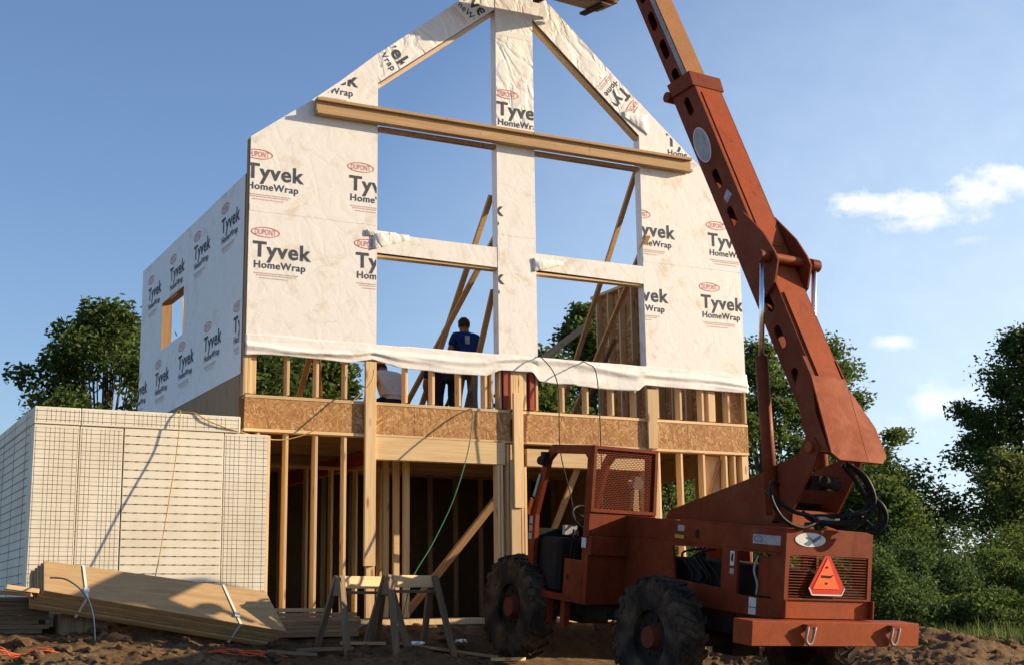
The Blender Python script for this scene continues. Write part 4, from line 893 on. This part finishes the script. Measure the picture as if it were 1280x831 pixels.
for lab, pts in (('orange net strands in the dirt at the left edge', (-3.25, -1.75, .5, 9)), ('orange net strands in the dirt before the bundle', (-.75, -1.75, .7, 8))):
    b_ = MB(); x, y, l, n = pts
    for k in range(n):
        px, py = x + random.uniform(-.1, .3), y + random.uniform(-.12, .12); b_.tube(smooth_pts([on(px + l * .3 * t + random.uniform(-.05, .05), py + random.uniform(-.05, .05), .02 + .05 * random.random()) for t in range(4)], 4), .006, 5)
    tag(b_.build('safety_net', 'orange_net', None), lab, 'net')

# ------------------------------------------------------------------ sawhorses
def sawhorse(name, a, c, zt, label):
    a, c = Vector((*a, zt)), Vector((*c, zt)); mid = (a + c) / 2; g = gz(mid.x, mid.y)
    e = empty(name, (mid.x, mid.y, g), label, 'sawhorse', 'site built sawhorses'); o = Vector((mid.x, mid.y, g))
    d = (c - a).normalized(); s_ = Vector((-d.y, d.x, 0))
    stick('top_beam', a - o - Vector((0, 0, .075)), c - o - Vector((0, 0, .075)), .042, .15, 'pine', e, side=s_)
    stick('tie_rail', a - o + d * .03 - Vector((0, 0, .20)), c - o - d * .03 - Vector((0, 0, .20)), .09, .035, 'old_wood', e, side=s_)
    for end, dd in ((a, 1), (c, -1)):
        for sg in (-1, 1):
            top = end + d * dd * .03 + s_ * sg * .035; ft = end - d * dd * .07 + s_ * sg * .30; ft.z = gz(ft.x, ft.y) - .02
            stick('leg', ft - o, top - o, .085, .04, 'old_wood', e, side=d)
        stick('gusset', end + d * dd * .0 + s_ * .0 - o + Vector((0, 0, -.24)), end + d * dd * .0 - o + Vector((0, 0, -.02)), .16, .02, 'old_wood', e, side=s_)
sawhorse('sawhorse', (.88, -1.24), (1.66, -.98), .535, 'weathered wooden sawhorse, the left one of the overlapping pair')
sawhorse('sawhorse', (1.47, -1.36), (2.24, -1.12), .545, 'weathered wooden sawhorse, the right one nearer to the loader wheel')

# ------------------------------------------------------------------ cords
def cord(name, pts, r, mat, label, cat='cord'): return tag(MB().tube(smooth_pts(pts, 7), r, 6).build(name, mat, None, smooth=True), label, cat)
cord('green_cord', [(3.3, .05, 2.92), (3.28, -.12, 2.8), (3.09, -.35, 2.24), (2.86, -.35, 1.57), (2.55, -.35, .98), (2.26, -.38, .55), (2.1, -.45, .1), (2.0, -.5, gz(2, -.5))], .008, 'cord_green', 'thin green cord hanging from the upper floor across the garage opening')
cord('hanging_cable', [(4.40, .1, 3.74), (4.42, -.12, 3.68), (4.53, -.35, 3.28), (4.55, -.35, 2.35), (4.69, -.38, 1.68), (4.8, -.4, 1.0), (4.9, -.45, .2), (5.0, -.5, gz(5, -.5))], .008, 'cord_dark', 'dark cable hanging over the wrap edge, left of the two')
cord('hanging_cable', [(5.12, .1, 3.74), (5.17, -.12, 3.66), (5.22, -.3, 3.44), (5.23, -.35, 2.38), (5.21, -.38, 1.46), (5.25, -.4, .6), (5.3, -.45, gz(5.3, -.45))], .008, 'cord_dark', 'dark cable hanging over the wrap edge, right of the two')
cord('extension_cord', [(-.9, -.1, 2.60), (-.88, -.29, 2.585), (-.92, -.34, 2.12), (-1.01, -.42, 1.53), (-1.12, -.5, .84), (-1.18, -.55, .55), (-1.2, -.58, .2)], .0065, 'cord_yellow', 'yellow cord hanging down the front of the foam wall')
cord('extension_cord', [(-.88, -.22, 2.60), (-.7, -.27, 2.59), (-.50, -.29, 2.49), (-.12, -.26, 2.385), (.46, -.12, 2.32), (.95, -.12, 2.47), (1.39, -.12, 2.81), (1.73, -.12, 3.14), (1.8, -.1, 3.35)], .008, 'cord_yellow', 'yellow cord sagging from the foam wall to the tall post')

# ------------------------------------------------------------------ people
def skin_obj(name, J, E, mat, parent, sub=2, root=0):
    names = list(J); me = bpy.data.meshes.new(name); me.from_pydata([J[n][:3] for n in names], [(names.index(a), names.index(c)) for a, c in E], [])
    o = bpy.data.objects.new(name, me); COL.objects.link(o)
    md = o.modifiers.new('skin', 'SKIN'); md.use_smooth_shade = True; sb = o.modifiers.new('sub', 'SUBSURF'); sb.levels = sub; sb.render_levels = sub
    for i, n in enumerate(names):
        r = J[n][3]; me.skin_vertices[0].data[i].radius = r if isinstance(r, tuple) else (r, r); me.skin_vertices[0].data[i].use_root = (i == root)
    dg = bpy.context.evaluated_depsgraph_get(); dg.update(); nm = bpy.data.meshes.new_from_object(o.evaluated_get(dg)); bpy.data.objects.remove(o)
    nm.materials.clear(); shade(nm, True)
    return link(name, nm, mat, parent)
def hand(J, E, wrist, key, pos, dirv, sidev):
    d = Vector(dirv).normalized(); s_ = Vector(sidev).normalized(); p = Vector(pos)
    J[key + 'palm'] = (*(p + d * .06), .026); E.append((wrist, key + 'palm'))
    for i, (off, l) in enumerate(((-.03, .07), (-.01, .08), (.01, .076), (.03, .06))):
        b0 = p + d * .08 + s_ * off; b1 = b0 + d * l * .55 + Vector((0, 0, -.012)); b2 = b1 + d * l * .4 + Vector((0, 0, -.03))
        for nme, q in (('a', b0), ('b', b1), ('c', b2)): J[f'{key}{i}{nme}'] = (*q, .0085)
        E += [(key + 'palm', f'{key}{i}a'), (f'{key}{i}a', f'{key}{i}b'), (f'{key}{i}b', f'{key}{i}c')]
    t0 = p + d * .03 - s_ * .035; t1 = t0 + d * .03 - s_ * .025; J[key + 'ta'] = (*t0, .011); J[key + 'tb'] = (*t1, .009); E += [(wrist, key + 'ta'), (key + 'ta', key + 'tb')]
def person(name, loc, rot, J, label, shirt, trousers, sleeves=.62, hair=True):
    e = empty(name, loc, label, 'person', rotz=rot)
    E = [('pelvis', 'waist'), ('waist', 'chest'), ('chest', 'neck'), ('neck', 'skull'), ('skull', 'crown'), ('skull', 'nose')]
    for s_ in 'lr': E += [('chest', 'sh' + s_), ('sh' + s_, 'el' + s_), ('el' + s_, 'wr' + s_), ('pelvis', 'hip' + s_), ('hip' + s_, 'kn' + s_), ('kn' + s_, 'an' + s_), ('an' + s_, 'toe' + s_), ('skull', 'ear' + s_)]
    JB = dict(J); sk = Vector(J['skull'][:3]); fwd = (Vector(J['nose'][:3]) - sk).normalized(); sd_ = fwd.cross(Vector((0, 0, 1))).normalized()
    for s_, g in (('l', -1), ('r', 1)): JB['ear' + s_] = (*(sk + sd_ * g * .088), .014)
    EB = list(E)
    for s_ in 'lr':
        dv = Vector(J['wr' + s_][:3]) - Vector(J['el' + s_][:3]); hand(JB, EB, 'wr' + s_, 'h' + s_, J['wr' + s_][:3], dv, dv.cross(Vector((0, 0, 1))) if abs(dv.normalized().z) < .9 else Vector((1, 0, 0)))
    skin_obj('body', JB, EB, 'skin', e)
    grow = lambda n, k: (*J[n][:3], tuple(r + k for r in J[n][3]) if isinstance(J[n][3], tuple) else J[n][3] + k)
    JS = {n: grow(n, .022) for n in ('waist', 'chest', 'shl', 'shr')}; JS['low'] = (*Vector(J['waist'][:3]).lerp(Vector(J['pelvis'][:3]), .6), tuple(r + .02 for r in J['waist'][3]))
    nk = Vector(J['chest'][:3]).lerp(Vector(J['neck'][:3]), .92); JS['col'] = (*nk, .066)
    for s_ in 'lr': q = Vector(J['sh' + s_][:3]).lerp(Vector(J['el' + s_][:3]), sleeves); JS['sl' + s_] = (*q, .068)
    skin_obj('shirt', JS, [('waist', 'low'), ('waist', 'chest'), ('chest', 'col'), ('chest', 'shl'), ('chest', 'shr'), ('shl', 'sll'), ('shr', 'slr')], shirt, e)
    JT = {n: grow(n, .018) for n in ('pelvis', 'hipl', 'hipr', 'knl', 'knr', 'anl', 'anr')}
    skin_obj('trousers', JT, [('pelvis', 'hipl'), ('pelvis', 'hipr'), ('hipl', 'knl'), ('hipr', 'knr'), ('knl', 'anl'), ('knr', 'anr')], trousers, e)
    for s_ in 'lr': an = Vector(J['an' + s_][:3]); to = Vector(J['toe' + s_][:3]); skin_obj('boot', {'a': (*an, .062), 'b': (*an.lerp(to, .5), .055), 'c': (*to, .05)}, [('a', 'b'), ('b', 'c')], 'dark_cloth', e)
    if hair:
        b_ = bmesh.new(); bmesh.ops.create_icosphere(b_, subdivisions=3, radius=1)
        for v in b_.verts:
            n = 1 + .06 * noise.noise(v.co * 6); v.co = Vector((v.co.x * .098 * n, v.co.y * .112 * n, v.co.z * .118 * n))
        cut = [v for v in b_.verts if v.co.y > .03 and v.co.z < .045 or v.co.z < -.075]; bmesh.ops.delete(b_, geom=cut, context='VERTS')
        me = bpy.data.meshes.new('hair'); b_.to_mesh(me); b_.free(); shade(me, True); h = link('hair', me, 'hair', e)
        zax = (Vector(J['crown'][:3]) - Vector(J['neck'][:3])).normalized(); yax = (fwd - zax * fwd.dot(zax)).normalized(); xax = yax.cross(zax)
        M_ = Matrix((xax, yax, zax)).transposed().to_4x4(); M_.translation = sk + zax * .03 - yax * .008; h.matrix_basis = M_
    return e
# standing, back turned, arms forward
man = person('person', (4.08, 1.75, 2.875), 0, dict(pelvis=(0, 0, .97, (.15, .11)), waist=(0, .0, 1.14, (.145, .105)), chest=(0, .03, 1.36, (.165, .115)), neck=(0, .05, 1.52, .055), skull=(.0, .08, 1.62, (.075, .088)), crown=(0, .08, 1.70, (.06, .068)), nose=(.0, .18, 1.60, .018),
    shl=(-.185, .02, 1.43, .065), shr=(.185, .02, 1.43, .065), ell=(-.27, .05, 1.16, .046), elr=(.26, .07, 1.16, .046), wrl=(-.17, .28, 1.10, .03), wrr=(.14, .30, 1.12, .03),
    hipl=(-.10, 0, .90, .088), hipr=(.10, 0, .90, .088), knl=(-.14, .03, .50, .062), knr=(.13, .04, .50, .062), anl=(-.17, -.02, .09, .045), anr=(.15, 0, .09, .045), toel=(-.19, .16, .05, .04), toer=(.17, .18, .05, .04)),
    'man in a dark blue T-shirt standing with his back turned behind the wrap', 'blue_cloth', 'khaki_cloth')
me_ = MB().box((-.085, -.1425, 1.30), (-.005, -.1415, 1.43)).build('shirt_print', 'badge_grey', man)
for v in me_.data.vertices: v.co.z += (-.02 if abs(v.co.x + .045) > .2 else 0)
# kneeling on the floor, back turned
person('person', (2.78, 1.65, 2.875), R(8), dict(pelvis=(0, 0, .34, (.15, .12)), waist=(0, .03, .48, (.145, .11)), chest=(0, .12, .68, (.165, .115)), neck=(0, .22, .80, .055), skull=(0, .31, .85, (.075, .088)), crown=(0, .36, .91, (.06, .068)), nose=(0, .39, .78, .018),
    shl=(-.185, .12, .73, .065), shr=(.185, .12, .73, .065), ell=(-.30, .20, .50, .046), elr=(.29, .2, .50, .046), wrl=(-.22, .40, .36, .03), wrr=(.2, .42, .34, .03),
    hipl=(-.11, .02, .27, .088), hipr=(.11, .02, .27, .088), knl=(-.16, .36, .10, .062), knr=(.16, .36, .10, .062), anl=(-.13, -.02, .07, .045), anr=(.13, -.02, .07, .045), toel=(-.13, -.14, .05, .035), toer=(.13, -.14, .05, .035)),
    'person in a pale shirt kneeling on the upper floor behind the short studs', 'white_cloth', 'dark_cloth')
# bending forward in dark clothes
person('person', (3.63, 1.5, 2.875), R(-10), dict(pelvis=(0, -.05, .82, (.15, .12)), waist=(0, .12, .90, (.145, .105)), chest=(0, .34, .93, (.165, .115)), neck=(0, .50, .90, .055), skull=(0, .60, .86, (.075, .088)), crown=(0, .68, .86, (.06, .068)), nose=(0, .62, .75, .018),
    shl=(-.185, .36, .92, .065), shr=(.185, .36, .92, .065), ell=(-.24, .42, .65, .046), elr=(.24, .42, .65, .046), wrl=(-.15, .5, .42, .03), wrr=(.15, .5, .42, .03),
    hipl=(-.10, -.04, .76, .088), hipr=(.10, -.04, .76, .088), knl=(-.11, .08, .42, .062), knr=(.11, .08, .42, .062), anl=(-.12, -.04, .09, .045), anr=(.12, -.04, .09, .045), toel=(-.12, .14, .05, .04), toer=(.12, .14, .05, .04)),
    'person in dark clothes bending forward behind the wrap edge', 'dark_cloth', 'dark_cloth')

# ------------------------------------------------------------------ vegetation
def leaf_mesh(name, P, size, mat, parent, seed, flat=.5):
    r = np.random.default_rng(seed); n = len(P)
    a = r.normal(size=(n, 3)); a /= np.linalg.norm(a, axis=1, keepdims=True); a[:, 2] *= flat; a /= np.linalg.norm(a, axis=1, keepdims=True)
    t = r.normal(size=(n, 3)); b_ = np.cross(a, t); b_ /= np.linalg.norm(b_, axis=1, keepdims=True)
    s_ = size * r.uniform(.6, 1.35, (n, 1)); a = a * s_; b_ = b_ * s_ * .55
    V = np.empty((n, 4, 3)); V[:, 0] = P - a; V[:, 1] = P + b_ * .9; V[:, 2] = P + a; V[:, 3] = P - b_ * .9
    me = bpy.data.meshes.new(name); me.vertices.add(4 * n); me.vertices.foreach_set('co', V.reshape(-1))
    me.loops.add(4 * n); me.loops.foreach_set('vertex_index', np.arange(4 * n)); me.polygons.add(n); me.polygons.foreach_set('loop_start', np.arange(0, 4 * n, 4)); me.polygons.foreach_set('loop_total', np.full(n, 4))
    me.update(); me.validate()
    at = me.attributes.new('tone', 'FLOAT', 'POINT'); at.data.foreach_set('value', np.repeat(r.uniform(0, 1, n), 4))
    return link(name, me, mat, parent)
def tree(name, label, x, y, h, spread, nleaf, size, mat, seed, base=.25, clumps=60, group=None, airy=.55, lean=(0, 0), cat='tree', z=None):
    r = np.random.default_rng(seed); z0 = gz(x, y, False) - .1 if z is None else z
    e = empty(name, (x, y, z0), label, cat, group)
    tr = MB(); n = 7; pts = [(lean[0] * t ** 1.5 + .05 * h * .2 * r.normal() * t, lean[1] * t ** 1.5 + .01 * h * r.normal() * t, h * .82 * t) for t in np.linspace(0, 1, n)]
    tr.tube(smooth_pts(pts, 3), list(np.linspace(.03 * h * .8, .01, (n - 1) * 3 + 1)), 8)
    P = []
    for k in range(clumps):
        t = base + (1 - base) * r.uniform(0, 1) ** .8
        cz = h * t; env = spread * (math.sin(math.pi * min(1, (t - base) / (1 - base) * .86 + .14)) ** .75)
        ang = r.uniform(0, 2 * math.pi); rad = env * r.uniform(.35, 1.02)
        cx, cy = lean[0] * t ** 1.5 + rad * math.cos(ang), lean[1] * t ** 1.5 + rad * math.sin(ang)
        i0 = max(0, min(n - 2, int(t * .62 * (n - 1)))); s0 = Vector(pts[i0]); c = Vector((cx, cy, cz)); midp = s0.lerp(c, .55) + Vector((0, 0, -.06 * h * .3))
        tr.tube(smooth_pts([s0, midp, c], 3), list(np.linspace(.009 * h * .7, .006, 7)), 5)
        m_ = int(nleaf / clumps * r.uniform(.5, 1.5)); cr = spread * airy * r.uniform(.16, .42)
        q = np.clip(r.normal(size=(m_, 3)), -1.7, 1.7) * np.array([cr, cr, cr * .62]); P.append(q + np.array([cx, cy, cz]))
        # leaves along the limb
        m2 = m_ // 5; tt = r.uniform(.45, 1, (m2, 1)); P.append(np.array(midp) * (1 - tt) + np.array(c) * tt + r.normal(size=(m2, 3)) * cr * .5)
    tr.build('trunk', 'bark', e, smooth=True)
    leaf_mesh('crown', np.concatenate(P), size, mat, e, seed + 1)
    return e
def bush(name, label, x, y, h, spread, nleaf, size, mat, seed, group='shrubs in front of the trees', lobes=12):
    r = np.random.default_rng(seed); z0 = gz(x, y, False) - .05; e = empty(name, (x, y, z0), label, 'shrub', group); P = []; tr = MB()
    for k in range(lobes):
        ang = r.uniform(0, 2 * math.pi); rad = spread * r.uniform(.1, .85); t = r.uniform(.15, .85) * (1 - .45 * rad / spread)
        c = np.array([rad * math.cos(ang), rad * math.sin(ang), h * t]); s_ = spread * r.uniform(.22, .42); m_ = nleaf // lobes
        d = r.normal(size=(m_, 3)); d /= np.linalg.norm(d, axis=1, keepdims=True); d *= (r.uniform(.55, 1.08, (m_, 1)) * s_); d[:, 2] *= .75; q = c + d; q = q[q[:, 2] > .02]; P.append(q)
        tr.tube([(0.1 * r.normal(), .1 * r.normal(), 0), tuple(c * .6), tuple(c)], [.05, .03, .01], 5)
    tr.build('stems', 'bark', e); leaf_mesh('foliage', np.concatenate(P), size, mat, e, seed + 1)
G1 = 'trees behind the building plot'
tree('broadleaf_tree', 'dark tree between the left trees and the workers', 12.1, 31, 10.4, 2.7, 17000, .13, 'leaf_dark', 33, .08, 56, G1)
tree('broadleaf_tree', 'dark spreading tree behind the left end of the foam wall', 3.5, 27, 10.3, 3.9, 26000, .105, 'leaf_dark', 11, .12, 120, G1, airy=.34)
tree('broadleaf_tree', 'dark tree whose crown fills the gaps between the left short studs', 9.2, 30, 10.6, 3.2, 22000, .13, 'leaf_dark', 12, .10, 70, G1)
tree('broadleaf_tree', 'low tree seen between the studs behind the workers', 15.0, 33, 7.8, 3.2, 15000, .14, 'leaf_mid', 13, .1, 40, G1)
tree('broadleaf_tree', 'dark tree seen through the right window opening', 19.7, 28, 10.1, 2.6, 20000, .12, 'leaf_dark', 14, .1, 60, G1)
tree('broadleaf_tree', 'tall tree rising behind the braced right window', 23.2, 30, 13.2, 2.4, 20000, .12, 'leaf_mid', 15, .15, 60, G1)
tree('broadleaf_tree', 'tall airy tree between the house and the boom', 29.2, 27, 11.4, 2.4, 15000, .11, 'leaf_mid', 16, .12, 46, G1, airy=.5)
tree('broadleaf_tree', 'airy tree with bare twigs right of the boom', 33.4, 28, 12.0, 3.5, 20000, .10, 'leaf_mid', 17, .12, 70, G1, airy=.5)
tree('broadleaf_tree', 'pale round tree just right of the loader boom foot', 36.2, 31, 8.2, 3.0, 17000, .12, 'leaf_pale', 18, .1, 46, G1)
tree('broadleaf_tree', 'pale tree between the loader and the tall dark tree', 40.8, 33, 8.6, 3.3, 17000, .12, 'leaf_pale', 19, .08, 46, G1)
tree('broadleaf_tree', 'tall dark oak at the right edge', 45.6, 28, 13.2, 3.9, 34000, .12, 'leaf_dark', 20, .2, 120, G1, airy=.4)
tree('broadleaf_tree', 'yellowish slender tree in front of the dark oak', 40.6, 25, 7.0, 2.6, 13000, .10, 'leaf_pale', 21, .1, 40, G1, airy=.5)
tree('broadleaf_tree', 'low dense tree filling the gap right of the loader', 33.2, 25, 5.6, 2.6, 16000, .11, 'leaf_mid', 22, .02, 40, G1)
tree('broadleaf_tree', 'leafy tree at the far right edge below the oak', 45.0, 24.5, 6.4, 2.6, 15000, .11, 'leaf_mid', 23, .05, 40, G1)
SH = [(22.5, 14.5, 3.0, 2.3, 'leaf_bush', 'dark shrub directly right of the loader grille'), (25.6, 16.5, 3.3, 2.5, 'leaf_bush', 'broad dark shrub, second right of the loader'), (28.6, 17.5, 2.9, 2.4, 'leaf_bush', 'dark shrub below the pale slender tree'),
      (31.4, 17, 2.8, 2.3, 'leaf_mid', 'green shrub near the right edge'), (34.0, 18, 3.0, 2.4, 'leaf_mid', 'green shrub at the right edge'), (26.2, 13.0, 1.5, 1.7, 'leaf_mid', 'low pale shrub on the grass right of the loader'), (29.2, 13.2, 1.4, 1.6, 'leaf_pale', 'low yellow green shrub near the right edge'),
      (20.2, 14.0, 2.2, 1.8, 'leaf_bush', 'dark shrub half hidden behind the loader')]
SH += [(29.5, 21, 4.3, 3.2, 'leaf_bush', 'tall dark thicket behind the shrubs right of the loader'), (33.8, 22, 4.6, 3.4, 'leaf_bush', 'tall dark thicket below the pale trees'), (37.8, 22.5, 4.4, 3.4, 'leaf_mid', 'tall green thicket below the slender tree'), (41.6, 22, 4.0, 3.2, 'leaf_mid', 'tall green thicket at the right edge below the oak'), (25.6, 20, 3.8, 3.0, 'leaf_bush', 'tall dark thicket hidden partly by the loader')]
for k, (x, y, h, s_, mt_, lab) in enumerate(SH): bush('shrub', lab, x, y, h, s_, 11000, .075, mt_, 40 + k, lobes=18)
# hedge of farther foliage that closes the view to the horizon
tree('broadleaf_tree', 'dense tree behind the lower right studs', 15.2, 14, 5.4, 2.8, 14000, .10, 'leaf_mid', 31, .03, 46, G1)
tree('broadleaf_tree', 'dense low tree between the house and the loader cab', 20.5, 19, 5.6, 3.0, 14000, .11, 'leaf_mid', 32, .03, 46, G1)
def grass():
    r = np.random.default_rng(5); n = 26000
    x = r.uniform(9, 40, n); y = r.uniform(-1, 20, n); keep = (.75 * x + y > 9.2 + r.normal(size=n) * .5); x, y = x[keep], y[keep]; n = len(x)
    z = np.array([gz(a, c) for a, c in zip(x, y)]); h = r.uniform(.10, .42, n); q = r.uniform(0, 2 * math.pi, n); wd = .012 + .01 * r.uniform(size=n); ln = r.normal(size=(n, 2)) * .09
    V = np.empty((n, 3, 3)); V[:, 0] = np.stack([x - wd * np.cos(q), y - wd * np.sin(q), z - .03], 1); V[:, 1] = np.stack([x + wd * np.cos(q), y + wd * np.sin(q), z - .03], 1); V[:, 2] = np.stack([x + ln[:, 0], y + ln[:, 1], z + h], 1)
    me = bpy.data.meshes.new('grass'); me.from_pydata(V.reshape(-1, 3).tolist(), [], np.arange(3 * n).reshape(-1, 3).tolist())
    at = me.attributes.new('tone', 'FLOAT', 'POINT'); at.data.foreach_set('value', np.repeat(r.uniform(0, 1, n), 3))
    tag(link('grass', me, 'grass_blade'), 'tall green grass along the edge of the dirt', 'grass', kind='stuff')
grass()
def clods():
    b_ = bmesh.new(); r = random.Random(3)
    for k in range(2600):
        if k < 1700: x, y = r.uniform(-4, 4), r.uniform(-4.2, -.35)
        else: x, y = r.uniform(5.5, 13), r.uniform(-5.5, -.3)
        if 2.95 < x < 6.1 and -5 < y < -.5 and k < 1700: continue
        s_ = .008 + .05 * r.random() ** 3.2
        if r.random() < .04: s_ *= 1.9
        ret = bmesh.ops.create_icosphere(b_, subdivisions=1 if s_ < .035 else 2, radius=1); sx, sy, sz = s_ * r.uniform(.8, 1.5), s_ * r.uniform(.8, 1.3), s_ * r.uniform(.5, .9); o = Vector((x, y, gz(x, y) + sz * .35)); sd_ = Vector((k, k * .37, 0))
        for v in ret['verts']: n = 1 + .45 * noise.noise(v.co * 1.7 + sd_); v.co = Vector((v.co.x * sx * n, v.co.y * sy * n, v.co.z * sz * n)) + o
    me = bpy.data.meshes.new('dirt_clods'); b_.to_mesh(me); b_.free(); shade(me, False)
    tag(link('dirt_clods', me, 'dirt'), 'loose clods of brown earth strewn over the dirt', 'dirt clods', kind='stuff')
clods()
print('objects', len(S.objects))
